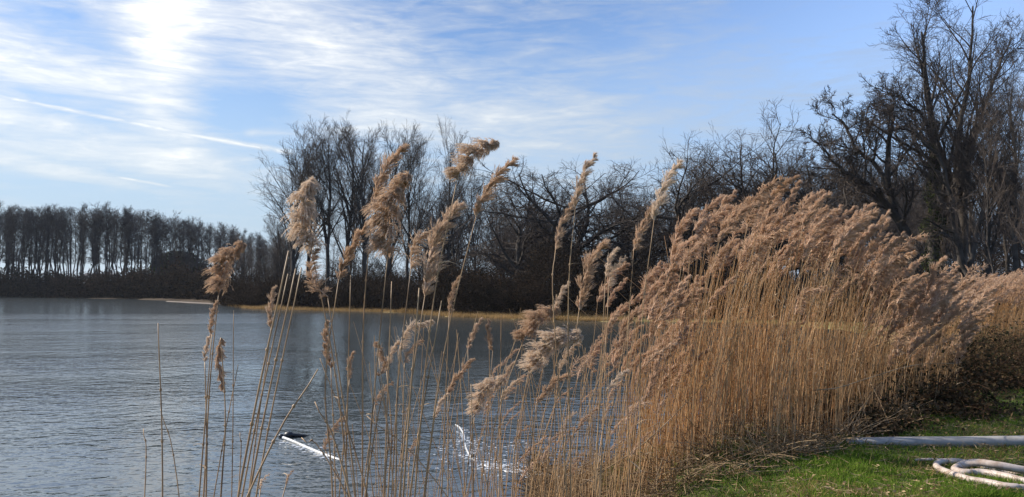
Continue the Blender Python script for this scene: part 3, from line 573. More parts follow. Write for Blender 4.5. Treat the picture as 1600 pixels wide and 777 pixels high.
FG = [ # label, bottom, base, tip, style, Y, kwargs
 ('leftmost reed with a ragged plume curling over to the right at its tip', (318, 777), (342, 456), (380, 382), 'fan', 3.9, dict(v=0, mid=(328, 600))),
 ('reed with a small upright fuzzy plume at the left, below the leftmost curling plume', (311, 777), (331, 522), (338, 478), 'full', 3.7, dict(v=1, size=1.1)),
 ('reed with a thin plume hanging left beside the small upright plume', (322, 777), (320, 566), (331, 520), 'slim', 3.75, dict(v=2, mid=(322, 650))),
 ('reed whose narrow plume hangs straight down from a snapped top at the left', (345, 777), (345, 528), (348, 604), 'slim', 3.7, dict(v=3, mid=(352, 650), size=1.0)),
 ('reed with a narrow plume alone over open water at the left', (388, 777), (424, 512), (428, 456), 'slim', 3.9, dict(v=0, size=1.1)),
 ('reed with a big curly plume above and left of its neighbour at the grove edge', (545, 777), (486, 388), (492, 284), 'fan', 3.6, dict(v=3, mid=(520, 560), flip=False)),
 ('reed with a short curled plume directly under the big curly one', (556, 777), (512, 464), (494, 392), 'droop', 3.55, dict(v=1, mid=(532, 600))),
 ('reed with a straight spindle plume leaning right, between two curly ones', (520, 777), (529, 438), (575, 352), 'slim', 3.7, dict(v=2, mid=(508, 600), size=1.02)),
 ('tall reed with a curled plume pointing up right against the sky beside the tall trees', (566, 777), (583, 322), (632, 233), 'full', 3.7, dict(v=2, mid=(568, 500))),
 ('reed with the largest plume, in three lobes streaming right', (572, 777), (606, 396), (640, 272), 'fan', 3.5, dict(v=2, mid=(586, 600), size=.95)),
 ('reed with a dark arched plume just left of the long spindle plume', (618, 777), (642, 420), (688, 354), 'droop', 3.7, dict(v=3, mid=(622, 600))),
 ('reed with a long upright spindle plume in the centre-left', (624, 777), (664, 462), (719, 319), 'full', 3.5, dict(v=3, mid=(640, 620), size=.95)),
 ('tallest reed, its big feathery plume curling over against the sky', (648, 777), (714, 282), (776, 222), 'fan', 3.5, dict(v=1, mid=(676, 480), size=1.0)),
 ('tall reed with a dark tapering plume right of the tallest one', (662, 777), (744, 338), (803, 254), 'full', 3.6, dict(v=1, mid=(700, 520))),
 ('reed with a small dull plume low beside the long spindle plume', (690, 777), (702, 490), (716, 440), 'slim', 4.2, dict(v=1, size=1.1)),
 ('tall reed with an upright plume in front of the round oak', (892, 777), (899, 324), (928, 250), 'full', 4.2, dict(v=0, mid=(888, 470), size=1.05)),
 ('reed with a slim plume left of the one in front of the round oak', (886, 777), (868, 390), (892, 326), 'slim', 4.2, dict(v=3, mid=(864, 470), size=1.1)),
 ('tall reed with a slim plume leaning right against the gnarled oak', (1000, 777), (1022, 344), (1062, 258), 'full', 4.4, dict(v=1, mid=(1002, 520), size=1.0)),
 ('reed with a plume directly below the one against the gnarled oak', (984, 777), (990, 392), (1026, 326), 'slim', 4.5, dict(v=1, mid=(980, 560), size=1.15)),
 ('reed with a big upright plume over the dry far bank', (880, 777), (905, 484), (944, 388), 'full', 4.4, dict(v=2, mid=(888, 620), size=1.05)),
 ('reed with a short plume right behind the big upright one over the bank', (930, 777), (946, 434), (965, 390), 'full', 4.5, dict(v=3)),
 ('reed with a fan-like plume at the waist of the short plume over the bank', (938, 777), (951, 448), (976, 404), 'wisp', 4.5, dict(v=3)),
 ('reed with a small leaning plume left of the big upright one', (868, 777), (866, 490), (888, 444), 'full', 4.5, dict(v=0)),
 ('reed with a long plume lying low toward the left in front of the far water', (760, 777), (817, 534), (872, 482), 'fan', 4.3, dict(v=1, mid=(776, 650))),
 ('reed with a broad fringed plume arching right below the low leaning one', (800, 777), (826, 580), (906, 524), 'fan', 4.2, dict(v=0, mid=(806, 690))),
 ('reed with a drooping plume tucked under the broad fringed one', (850, 777), (875, 580), (903, 540), 'wisp', 4.4, dict(v=1, size=1.1)),
 ('reed with the left of two small plumes floating over dark water', (738, 777), (731, 547), (752, 500), 'slim', 4.8, dict(v=2)),
 ('reed with the right of two small plumes floating over dark water', (752, 777), (770, 548), (764, 502), 'full', 4.8, dict(v=0)),
 ('reed with a neat spindle plume leaning right above the pale fuzzy one', (700, 777), (700, 617), (734, 568), 'slim', 4.4, dict(v=0, size=1.1)),
 ('reed with a pale whitish plume left of centre near the water', (664, 777), (679, 654), (697, 622), 'full', 4.2, dict(v=3, size=1.15)),
 ('reed with a bushy brown plume in the cluster of three over the foam', (726, 777), (742, 648), (786, 592), 'fan', 4.3, dict(v=0, size=1.0)),
 ('reed with the topmost plume of the cluster over the foam', (770, 777), (786, 604), (802, 571), 'full', 4.4, dict(v=2, size=1.1)),
 ('reed with the rightmost plume of the cluster over the foam', (780, 777), (782, 626), (808, 597), 'slim', 4.4, dict(v=1, size=1.1)),
 ('reed with a fluffy plume bowed right, right of the cluster over the foam', (822, 777), (838, 630), (882, 592), 'full', 4.3, dict(v=2, size=1.1)),
 ('reed with a white sunlit curl at the left edge of the dense stand', (936, 777), (947, 616), (977, 584), 'full', 4.3, dict(v=1, size=1.1)),
 ('reed with a tiny wispy plume above the debris', (870, 777), (878, 672), (900, 645), 'wisp', 5.0, dict(v=3)),
 ('reed with a thin broken plume near the left edge of the dense stand', (930, 777), (943, 664), (957, 630), 'wisp', 4.8, dict(v=1)),
 ('reed with a small plume standing over the far waterline', (926, 777), (947, 524), (964, 492), 'slim', 4.8, dict(v=3, size=1.1)),
 ('reed with a narrow upright plume over water below the short curled one', (524, 777), (517, 576), (511, 503), 'slim', 3.9, dict(v=1, size=.95)),
 ('reed with a small red-brown plume left of the low curly pair', (530, 777), (546, 593), (553, 550), 'full', 3.9, dict(v=2, size=.95)),
 ('reed with the left plume of the low curly pair', (600, 777), (592, 588), (588, 538), 'droop', 3.8, dict(v=0, flip=True, mid=(606, 680))),
 ('reed with the right plume of the low curly pair', (606, 777), (604, 580), (622, 536), 'full', 3.9, dict(v=1, mid=(612, 680))),
 ('reed with a pale-tipped plume leaning right behind the thick stems', (612, 777), (624, 546), (675, 502), 'droop', 3.9, dict(v=3)),
 ('reed with a whitish thin plume under the pale-tipped one', (626, 777), (632, 567), (660, 532), 'wisp', 3.9, dict(v=2)),
 ('reed with a ghostly thin plume low between the stems', (566, 777), (586, 633), (613, 599), 'wisp', 4.6, dict(v=0)),
 ('reed with a faint plume just above the floating black float', (540, 777), (508, 704), (532, 662), 'wisp', 5.2, dict(v=1, size=1.2)),
 ('reed with a faint low plume left of the foam', (636, 777), (640, 714), (656, 682), 'wisp', 5.0, dict(v=2)),
 ('short reed with a faint plume at the bottom left of centre', (438, 790), (446, 757), (458, 736), 'wisp', 4.6, dict(v=3)),
 ('short reed with a faint tuft at the foot of the leaning stems', (402, 800), (404, 764), (420, 742), 'wisp', 4.4, dict(v=0)),
]
for i, (lb, bo, ba, ti, sty, Yd, kw) in enumerate(FG): reed(lb, bo, ba, ti, sty, Yd, leaf=(2 if i % 5 == 2 else 1 if i % 2 else 0), **kw)
BARE = [((254, 777), (247, 505), 3.6, .0042, 'tall bare broken reed stem alone over the water at the left'),
 ((226, 777), (224, 670), 3.6, .0032, 'short bare stem left of the tall broken one'),
 ((280, 777), (251, 640), 3.6, .003, 'thin bare stem crossing the foot of the tall broken one'),
 ((372, 777), (451, 392), 3.2, .0056, 'leftmost of the four thick bare stems fanning right'),
 ((378, 777), (450, 428), 3.4, .0045, 'shorter stem hugging the leftmost thick bare stem'),
 ((389, 777), (462, 420), 3.3, .0052, 'third of the four thick bare stems fanning right'),
 ((400, 777), (471, 418), 3.4, .0045, 'rightmost of the four thick bare stems fanning right'),
 ((386, 777), (497, 577), 3.1, .0048, 'straight bare stem slanting steeply right across the water'),
 ((548, 777), (492, 628), 3.1, .0048, 'blunt bare stem slanting left across the floating hose'),
 ((545, 777), (471, 684), 3.3, .0035, 'thin bare stem slanting left below the floating hose'),
 ((372, 777), (375, 676), 3.5, .003, 'bent-topped thin stem between the left clusters'),
 ((362, 777), (365, 485), 3.8, .0032, 'thin bare stem with a torn leaf between the left plumes'),
 ((334, 777), (372, 570), 3.8, .0032, 'slanting thin stem crossing toward the torn leaf'),
 ((539, 777), (548, 430), 3.6, .0042, 'bare stem under the straight spindle plume'),
 ((575, 777), (500, 560), 3.6, .004, 'bare stem bowed left in the central cluster'),
 ((630, 777), (655, 450), 3.3, .0052, 'thick bare stem at the core of the central cluster'),
 ((600, 777), (612, 440), 3.5, .0042, 'bare stem left of the core of the central cluster'),
 ((616, 777), (592, 560), 3.6, .0036, 'bare stem leaning left out of the central cluster'),
 ((640, 777), (690, 470), 3.4, .0045, 'bare stem right of the core of the central cluster'),
 ((570, 777), (600, 600), 3.6, .0045, 'short thick bare stem in the central cluster'),
 ((740, 777), (736, 600), 4.0, .0045, 'dark stub of stem over the foam'),
 ((700, 777), (573, 650), 3.7, .0034, 'thin stem crossing the central cluster down to the right')]
for bo, ba, Yd, r, lb in BARE: reed(lb, bo, ba, None, Yd=Yd, r=r, leaf=1 if 'leaf' in lb else 0, name='bare_reed')

# ------------------------------------------------------------------ the dense stand
def outline(px): return np.interp(px, [940, 970, 1000, 1040, 1075, 1100, 1150, 1215, 1260, 1320, 1370, 1410, 1450, 1500], [500, 440, 410, 385, 335, 300, 296, 284, 296, 300, 352, 400, 440, 450])
low = {s: [plume_geo(s, 400+i*9+j, False).arrays() for i in range(3)] for j, s in enumerate(STY)}
def scatter_stand(n, seed):
    rng = np.random.default_rng(seed); out = []
    while len(out) < n:
        d = 6.9+rng.random()**1.25*4.6; px = rng.uniform(905, 1490)
        dens_ = np.interp(px, [905, 940, 975, 1020, 1070, 1400, 1490], [.06, .20, .45, .7, 1, .9, .5])
        if rng.random() > dens_: continue
        back = np.interp(px, [925, 1050, 1200, 1300, 1400, 1490], [7.6, 7.0, 7.0, 7.4, 8.6, 9.6]); Yd = back+(d-6.9)
        x = (px-800)/F*Yd; h = at(px, outline(px+42), 7.9 if px < 1380 else 9.5)[2]
        # height of the plume tip: the canopy level falls toward the right end and has many lower reeds
        u = rng.random(); fr = 1-(.50 if px < 1060 else .20)*u if rng.random() < .88 else rng.uniform(.5, .8)
        z0 = float(gz(x, Yd)); z0 = max(z0, WATER-.2); H = (h-z0)*fr*(1.0+.02*rng.normal())
        out.append((x, Yd, z0, H, px, rng.random()))
    return out
def reed_shape(rng, x, Yd, z0, H, lean):
    """stem polyline up to the plume, bowed by the wind toward +X"""
    t = np.linspace(0, 1, 7)[:, None]; ax_ = np.array([lean*H, rng.normal()*.04*H, H]); p = np.array([x, Yd, z0])+t*ax_*np.array([1, 1, 1]); p[:, 0] += (t[:, 0]**2.4)*lean*H*.9; p[:, 0] += .01*np.sin(t[:, 0]*7+x*9)
    return p
pts_all = scatter_stand(235, 5)
_r = np.random.default_rng(55)
for _ in range(115):                                 # shorter reeds where the stand falls away to the right, and at its left foot
    right = _r.random() < .84
    px_ = _r.uniform(1310, 1490) if right else _r.uniform(915, 1010); top_ = _r.uniform(*((385, 400) if right else (400, 420)))+_r.random()*(130 if right else 170)*(1 if right else 1)
    Yd_ = (8.4+_r.random()*3.2+max(0, px_-1400)*.012) if right else 6.8+_r.random()*2.4; x_ = (px_-800)/F*Yd_; z_ = max(float(gz(x_, Yd_)), WATER-.2)
    pts_all.append((x_, Yd_, z_, at(px_, top_+max(0, px_-1400)*.3, Yd_)[2]-z_, px_, _r.random()))
pts_all.sort(key=lambda a: a[1]-(a[3]*.4))
ind, rest = pts_all[:226], pts_all[226:]
rng = np.random.default_rng(19); protos = {}
zones = [(900, 1010, 'golden reed at the sparse left edge of the dense stand'), (1010, 1090, 'golden reed in the left shoulder of the dense stand'), (1090, 1180, 'golden reed under the left crest of the dense stand'),
         (1180, 1270, 'golden reed in the middle of the dense stand'), (1270, 1350, 'golden reed under the right crest of the dense stand'), (1350, 1420, 'golden reed where the dense stand slopes down to the right'), (1420, 1500, 'golden reed at the low right end of the dense stand')]
def plume_matrix(p_end, dirv, L, rg):
    mt = frame(dirv, (1, rg.normal()*.5, -.2))@Matrix.Diagonal((L*rg.uniform(.8, 1.1), L, L, 1)); mt.translation = Vector(p_end); return mt
for (x, Yd, z0, H, px, u) in ind:
    lean = rng.uniform(.02, .15)*(1.2 if px > 1080 else .7); L = rng.uniform(.36, .54); q = reed_shape(rng, x, Yd, z0, H-L*.8, lean); root = q[0].copy(); root[2] = z0-.03
    o = empty('reed', tuple(root)); qq = q-root; g = Geo(); tubes(g, qq[None], np.linspace(.0042, .0022, 7)[None], 5); g.build('stem', M['stem'], o)
    sty = rng.choice(['slim', 'slim', 'full', 'full', 'droop']); pl = obj('plume', PLB[sty][rng.integers(4)], o)
    dv = qq[-1]-qq[-2]; dv = dv/np.linalg.norm(dv)+np.array([rng.uniform(.25, .95), rng.normal()*.15, 0]); pl.matrix_local = plume_matrix(qq[-1], dv, L, rng)
    if rng.random() < .35:
        g = Geo(); i = int(rng.integers(2, 5)); leaf_ribbon(g, qq[i], (rng.choice([-1, 1, 1])*.5, rng.normal()*.3, .8), rng.uniform(.12, .28), .012, rng, 1.4); g.build('leaf', M['leafdry'], o, False)
    lb = next(z for a, b_, z in zones if a <= px < b_ or b_ == 1500)
    hi_ = 'with a high plume, ' if H > 2.3 else ('with a low plume, ' if H < 1.7 else 'of middling height, ')
    tag(o, lb.replace('golden reed ', 'golden reed '+hi_), 'reed', 'reeds of the dense stand')
def merge_plume(g, arr, mt):
    v, f = arr; m = np.array(mt); vv = v@m[:3, :3].T+m[:3, 3]
    g.v.append(vv.astype(np.float32))
    for k_ in (3, 4): g.f[k_].append(f[k_]+g.n)
    g.n += len(vv)
def mass(name, reeds, seed, label, Lr, sides=3, r=.0036, leafn=.8):
    rng = np.random.default_rng(seed); gs, gp, gl = Geo(), Geo(), Geo(); st = []
    for (x, Yd, z0, H, px, u) in reeds:
        lean = rng.uniform(.03, .16)*(1.2 if px > 1080 else .7); L = rng.uniform(*Lr); q = reed_shape(rng, x, Yd, z0, max(H-L*.8, .3), lean); st.append(q)
        dv = q[-1]-q[-2]; dv = dv/np.linalg.norm(dv)+np.array([rng.uniform(.25, .95), rng.normal()*.15, 0])
        merge_plume(gp, low[rng.choice(['slim', 'slim', 'full', 'droop'])][rng.integers(3)], plume_matrix(q[-1], dv, L, rng))
        if rng.random() < leafn:
            i = int(rng.integers(1, 5)); leaf_ribbon(gl, q[i], (rng.choice([-1, 1, 1])*.5, rng.normal()*.3, .8), rng.uniform(.12, .32), .012, rng, 1.5, 4)
    st = np.array(st); tubes(gs, st, np.linspace(r, r*.5, 7)[None]*rng.uniform(.75, 1.2, (len(st), 1)), sides)
    o = gs.build(name, M['stem_bed']); tag(o, label, 'reeds', None, 'stuff'); gp.build('plumes', M['plume_bed'], o, False); gl.build('leaves', M['leafdry'], o, False); return o
mass('reed_stand', rest, 6, 'dense mass of golden reeds on the bank right of centre', (.34, .56))
# more bare stems filling the stand (old culms without plumes)
rng = np.random.default_rng(61); extra = scatter_stand(2700, 62); g = Geo(); st = []
for (x, Yd, z0, H, px, u) in extra:
    if px < 985 and rng.random() < .72: continue
    gap = math.sin(x*5.3+math.sin(Yd*3.1)*1.7)+math.sin(x*13+Yd*5)*.6
    if gap < -.35 and rng.random() < .75: continue
    q = reed_shape(rng, x, Yd, z0, H*rng.uniform(.35, .88), rng.normal()*.05+.06 if rng.random() < .9 else rng.normal()*.28); st.append(q)
st = np.array(st); tubes(g, st, np.linspace(.0034, .0018, 7)[None]*rng.uniform(.7, 1.25, (len(st), 1)), 3)
tag(g.build('old_reed_stems', M['stem_bed']), 'old plumeless stems packed through the dense stand', 'reeds', None, 'stuff')
# thin fringe standing in the shallows left of the stand
rng = np.random.default_rng(63); fr_ = []
for k_ in range(34):
    px = rng.uniform(700, 975); Yd = rng.uniform(5.2, 8); x = (px-800)/F*Yd; fr_.append((x, Yd, WATER-.2, at(px, rng.uniform(520, 715), Yd)[2]-WATER+.2, px, 0))
mass('reed_fringe', fr_, 64, 'thin low reeds standing in the shallows left of the dense stand', (.16, .28), 4, .0032, .5)
st = []
for k_ in range(150):
    px = 560+410*rng.random()**.7; Yd = rng.uniform(4.4, 8.5); x = (px-800)/F*Yd; st.append(reed_shape(rng, x, Yd, WATER-.2, at(px, rng.uniform(480, 760), Yd)[2]-WATER+.2, rng.normal()*.07))
g = Geo(); tubes(g, np.array(st), np.linspace(.0032, .0018, 7)[None]*rng.uniform(.7, 1.25, (150, 1)), 4)
tag(g.build('bare_fringe_stems', M['stem']), 'thin bare stems rising from the shallows in front of the foam', 'reeds', None, 'stuff')
# distant reed bed on the right
rng = np.random.default_rng(71); far_reeds = []
while len(far_reeds) < 1700:
    px = rng.uniform(1425, 1680); Yd = 17.5+rng.random()**1.3*13; x = (px-800)/F*Yd
    top = np.interp(px, [1425, 1460, 1500, 1600, 1680], [447, 436, 436, 424, 420]); z0 = float(gz(x, Yd)); z0 = max(z0, WATER)
    H = (at(px, top, 22)[2]-z0)*rng.uniform(.72, 1.04); far_reeds.append((x, Yd, z0, H, px, 0))
mass('reed_bed', far_reeds, 72, 'lower bed of pale brown reeds reaching the right edge', (.30, .46), 3, .0055, .8)

# ------------------------------------------------------------------ litter, broken stems at the foot of the stand
rng = np.random.default_rng(81); n = 6500
px = 830+640*rng.random(n)**1.5; back = np.interp(px, [830, 925, 1050, 1200, 1300, 1400, 1490], [8.2, 7.2, 6.7, 6.7, 7.1, 8.2, 9.3]); Yd = back+rng.random(n)**1.4*2.2-.15; x = (px-800)/F*Yd
z = np.maximum(gz(x, Yd), WATER)+rng.random(n)**2*.16; p = np.stack([x, Yd, z], -1)
d = nrm(rng.normal(size=(n, 3))*np.array([1, .8, .55])+np.array([.1, 0, .25])); L = rng.uniform(.08, .55, n)*rng.uniform(.3, 1, n); out = np.stack([p, p+d*(L*.5)[:, None], p+d*L[:, None]+np.array([0, 0, -.02])], 1)
g = Geo(); tubes(g, out, np.full((n, 3), .0026), 3); o = g.build('reed_litter', M['litter']); tag(o, 'tangled broken stems and dead leaves at the foot of the dense stand', 'litter', None, 'stuff')
g = Geo(); q = np.stack([x, Yd, z+.01], -1)+rng.normal(size=(n, 3))*.03; quads(g, q[::3], rng.uniform(.006, .016, len(q[::3])), rng, 4.5); g.build('dead_leaves', M['litter'], o, False)
# a few long fallen stems that read on their own
for pts, r, lb in [([(985, 741), (1010, 738), (1030, 752), (1046, 790)], .0065, 'pale curved stem arching over the grass at the left foot of the stand'),
                   ([(1036, 716), (1010, 790)], .0055, 'pale straight stem leaning left beside the curved one'),
                   ([(905, 760), (1010, 690), (1100, 600), (1155, 540)], .006, 'long thick stem fallen diagonally across the left of the stand'),
                   ([(885, 742), (960, 700), (1030, 660)], .0045, 'thin stem fallen over the debris by the water'),
                   ([(1045, 734), (1160, 718), (1235, 704), (1290, 712)], .0038, 'thin stem bowed low across the front of the stand'),
                   ([(1298, 680), (1340, 645), (1352, 632)], .005, 'pale broken stem propped left of the grey pipe'),
                   ([(1318, 690), (1345, 648)], .0045, 'short broken stem standing at the end of the grey pipe'),
                   ([(1400, 688), (1380, 640), (1366, 610), (1340, 560)], .004, 'long pale stem leaning left behind the grey pipe'),
                   ([(1362, 690), (1345, 620), (1335, 575)], .004, 'whitish thin stem upright behind the end of the grey pipe'),
                   ([(1270, 610), (1310, 606), (1360, 590), (1430, 570), (1495, 568)], .0045, 'pale stem bent far right over the brambles')]:
    a0 = 6.7 if pts[0][0] < 1290 else 7.6
    w3 = np.array([at(a, b_, a0+.25*i) for i, (a, b_) in enumerate(pts)]); q = spline(w3, 10) if len(pts) > 2 else np.linspace(w3[0], w3[1], 10); g = Geo(); q0 = q[0].copy(); tubes(g, (q-q0)[None], np.linspace(r, r*.6, 10)[None], 6, True)
    o = g.build('fallen_stem', M['leafdry']); o.location = q0; tag(o, lb, 'stem')

# ------------------------------------------------------------------ bramble mounds
def bramble(label, cx, cy, rx, ry, H, seed, n=420):
    rng = np.random.default_rng(seed); z = float(gz(cx, cy)); o = empty('bramble_bush', (cx, cy, z-.03)); a = rng.uniform(0, 2*PI, n); rr = np.sqrt(rng.random(n))*.8
    p = np.stack([np.cos(a)*rx*rr, np.sin(a)*ry*rr, 0*a], -1); b_ = rng.uniform(0, 2*PI, n); d = nrm(np.stack([np.cos(b_)*.7, np.sin(b_)*.7, np.full(n, 1.0)], -1)); L = H*rng.uniform(.8, 1.9, n); m = 9; out = np.zeros((n, m, 3)); out[:, 0] = p
    for k_ in range(1, m): d = nrm(d+np.array([0, 0, -.27])+rng.normal(size=(n, 3))*.16); out[:, k_] = out[:, k_-1]+d*(L/(m-1))[:, None]; out[:, k_, 2] = np.maximum(out[:, k_, 2], .02)
    g = Geo(); tubes(g, out, np.linspace(.0055, .0025, m)[None]*np.ones((n, 1)), 4); g.build('stems', M['bramble'], o)
    P1 = grow(rng, out, np.full((n, m), .003), L, 5, .2, 1, 55, .25, 4, .25, 0); g = Geo(); tubes(g, P1[0], np.maximum(P1[1], .0016), 3); g.build('twigs', M['bramble'], o)
    q = np.concatenate([np.repeat(out[:, 2:].reshape(-1, 3), 2, 0), P1[0].reshape(-1, 3)]); q = q+rng.normal(size=q.shape)*.05; g = Geo(); quads(g, q, rng.uniform(.018, .045, len(q)), rng, 1.4); g.build('leaves', M['bramble_leaf'], o, False)
    tag(o, label, 'bush'); return o
def gp(px, py, z=0): return onplane(px, py, z)
for i, (px, py, rx, ry, H, lb, n) in enumerate([(1480, 600, 1.2, .9, .82, 'dark bramble mound between the dense stand and the lawn', 520), (1560, 570, 1.6, 1.2, .78, 'dark bramble mound in front of the distant reed bed', 560), (1405, 640, 1.0, .7, .62, 'low bramble tangle behind the grey pipe', 380),
                                                (1640, 555, 2.0, 1.2, .6, 'bramble mound cut by the right edge', 420), (1330, 668, .5, .35, .38, 'small scrubby tangle above the left end of the grey pipe', 200)]):
    c = gp(px, py); bramble(lb, c[0], c[1], rx, ry, H, 90+i, n)

# ------------------------------------------------------------------ grass on the near bank
rng = np.random.default_rng(91); n = 230000
px = rng.uniform(930, 1680, n); dd = 5.3+rng.random(n)**1.7*13; x = (px-800)/F*dd; y = dd
sd_ = sdist(x, y); keep = sd_ > .45; x, y, px = x[keep], y[keep], px[keep]; n = len(x)
patch = np.sin(x*2.1+np.sin(y*1.7)*1.3)*np.sin(y*2.6+np.sin(x*3.1)) + .5*np.sin(x*7.3+y*3)*np.sin(y*6.1); keep = rng.random(n) < np.clip(.62+.4*patch, .12, 1); x, y, patch = x[keep], y[keep], patch[keep]; n = len(x)
h = (.022+.04*rng.random(n)+.045*np.clip(patch, 0, 1)*rng.random(n))
p = np.stack([x, y, gz(x, y)-.008], -1); d0 = nrm(rng.normal(size=(n, 3))*np.array([.45, .45, .1])+np.array([.15, 0, 1])); s = nrm(np.cross(d0, rng.normal(size=(n, 3)))); wd = rng.uniform(.0035, .007, n)[:, None]
p1 = p+d0*h[:, None]*.6; p2 = p1+nrm(d0+rng.normal(size=(n, 3))*.4+np.array([.1, 0, -.25]))*h[:, None]*.55
g = Geo(); v = np.stack([p-s*wd/2, p+s*wd/2, p1-s*wd*.4, p1+s*wd*.4, p2], 1); b0 = np.arange(n)[:, None]*5
g.v.append(v.reshape(-1, 3).astype(np.float32)); g.f[4].append(b0+np.array([[0, 1, 3, 2]])); g.f[3].append(b0+np.array([[2, 3, 4]])); g.n = n*5
tag(g.build('grass', M['grass'], None, False), 'short green grass on the near bank', 'grass', None, 'stuff')
n = 60000; px = rng.uniform(930, 1680, n); dd = 5.3+rng.random(n)**1.5*11; x = (px-800)/F*dd; y = dd; pt = np.sin(x*1.6+1.2+np.sin(y*2.3))*np.sin(y*1.9+.6+np.sin(x*2.2)); k_ = (sdist(x, y) > .3) & (rng.random(n) < np.clip(pt*1.2-.15, .03, .8)); x, y = x[k_], y[k_]; n = len(x)
g = Geo(); slivers(g, np.stack([x, y, gz(x, y)-.005], -1), nrm(rng.normal(size=(n, 3))*np.array([.8, .8, .2])+np.array([.2, 0, .7])), rng.uniform(.03, .10, n), rng.uniform(.003, .006, n), rng)
tag(g.build('dry_grass', M['grass_dry'], None, False), 'yellowed dead blades in patches among the green grass', 'grass', None, 'stuff')
n = 9000; px = rng.uniform(1000, 1660, n); dd = 5.4+rng.random(n)**1.4*9; x = (px-800)/F*dd; y = dd; k_ = sdist(x, y) > .5; x, y = x[k_], y[k_]; n = len(x)
g = Geo(); p = np.stack([x, y, gz(x, y)+rng.uniform(.01, .05, n)], -1); slivers(g, p, rng.normal(size=(n, 3))*np.array([1, 1, .3]), rng.uniform(.03, .14, n), np.full(n, .005), rng)
quads(g, p[:700]+.01, rng.uniform(.008, .02, 700), rng, 2.6, .3)
tag(g.build('straw', M['litter'], None, False), 'dry straw and leaf scraps scattered over the grass', 'straw', None, 'stuff')

# ------------------------------------------------------------------ pipe and hoses
def hose(name, label, pts, r, m, cat, sides=14, n=60, ribs=None, parts=True, cap=True):
    w3 = np.array(pts, float); q = spline(w3, n); o = empty(name, tuple(q[0])) if parts else None
    R = np.full(n, r)
    g = Geo(); tubes(g, (q-q[0])[None], R[None], sides, cap); ob = g.build(name, m); ob.location = q[0]; tag(ob, label, cat); return ob, q
def gl(px, py, up=0.03):
    """point on the lawn under a picture position"""
    z = 0.
    for _ in range(6): p = onplane(px, py, z+up); z = float(gz(p[0], p[1]))
    return np.array([p[0], p[1], z+up])
a0, a1 = gl(1322, 693, -.005), gl(1600, 690, .052); dv = (a1-a0)
pp = [a0, a0+dv*.33+np.array([0, 0, .004]), a0+dv*.7, a1, a0+dv*1.35, a0+dv*1.8]
po, _ = hose('grey_pipe', 'long straight grey pipe lying on the grass', pp, .052, M['pipe'], 'pipe', 24, 50)
H1 = [gl(1429, 720, .012), gl(1442, 718.5, .015), gl(1462, 718.5, .02), gl(1490, 719.5, .02), gl(1512, 723, .018), gl(1550, 734, .018), gl(1625, 748, .018)]
hose('hose', 'thin pale hose arching at the back of the coils on the grass', H1, .013, M['hose'], 'hose', 12)
H2 = [gl(1516, 727, .02), gl(1495, 723.5, .02), gl(1474, 724, .022), gl(1463, 728, .022), gl(1468, 735, .02), gl(1490, 744, .018), gl(1515, 752, .02), gl(1545, 757, .022), gl(1575, 763, .024), gl(1610, 765, .024), gl(1660, 764, .024)]
hose('hose', 'dirty pale hose looping left and lying lowest on the grass', [p+np.array([0, 0, .012]) for p in H2], .026, M['hose'], 'hose', 14)
H3 = [gl(1640, 742, .03), gl(1600, 737, .05), gl(1562, 730, .07), gl(1528, 725.5, .075), gl(1504, 729, .05), gl(1492, 736, .028), gl(1506, 741, .022), gl(1534, 741, .024), gl(1566, 746, .026), gl(1602, 755, .026), gl(1660, 766, .026)]
hose('hose', 'thick pale hose bent back in a raised loop on top of the coils', [p+np.array([0, 0, .012]) for p in H3], .029, M['hose'], 'hose', 16, 80)
hose('hose', 'short dirty hose end at the bottom edge below the coils', [gl(1492, 773, .01), gl(1508, 776, .012), gl(1540, 783, .012), gl(1580, 800, .012)], .014, M['hose'], 'hose', 12)

# floating hoses, black float and foam on the pond
def wl(px, py, up=.0): p = onplane(px, py, WATER+up); return p
q0 = [wl(442, 684, .02), wl(460, 691, .004), wl(485, 702, .0), wl(505, 710, -.004), wl(524, 717, -.01), wl(545, 726, -.04)]
hose('floating_hose', 'white hose floating on the pond behind the black float', q0, .024, M['whitehose'], 'hose', 12)
q1 = [wl(712, 664, -.01), wl(719, 669, .01), wl(725, 680, .005), wl(726, 690, -.016), wl(729, 702, .0), wl(737, 716, .003), wl(748, 724, -.02), wl(760, 729, .002), wl(776, 734, -.02), wl(795, 738, .002), wl(815, 740, -.02), wl(838, 742, .002), wl(872, 745, .02), wl(905, 752, .05)]
hose('floating_hose', 'white hose snaking through the foam toward the bank', q1, .014, M['whitehose'], 'hose', 12)
c = wl(449, 683, .0); o = empty('float', tuple(c))
def ellip(cx, cy, cz, rx, ry, rz, nu=14, nv=9):
    g = Geo(); u = np.arange(nu)*2*PI/nu; vv = np.linspace(-PI/2, PI/2, nv); U, V = np.meshgrid(u, vv); pts = np.stack([cx+rx*np.cos(V)*np.cos(U), cy+ry*np.cos(V)*np.sin(U), cz+rz*np.sin(V)], -1)
    f = [(i*nu+j, i*nu+(j+1) % nu, (i+1)*nu+(j+1) % nu, (i+1)*nu+j) for i in range(nv-1) for j in range(nu)]; g.add(pts, f); return g
ellip(.02, 0, .03, .075, .06, .055).build('body', M['black'], o)
g = Geo(); tt = np.linspace(0, 1, 8); tubes(g, np.stack([.05+tt*.27, tt*.05, .03-.02*tt], -1)[None], (.032*(1-tt)**.8+.004)[None], 8, True); g.build('tail', M['black'], o)
ellip(-.09, -.02, .02, .04, .035, .03).build('cap', M['black'], o)
tag(o, 'small black float at the far end of the white floating hose', 'float')
rng = np.random.default_rng(101); pts = []
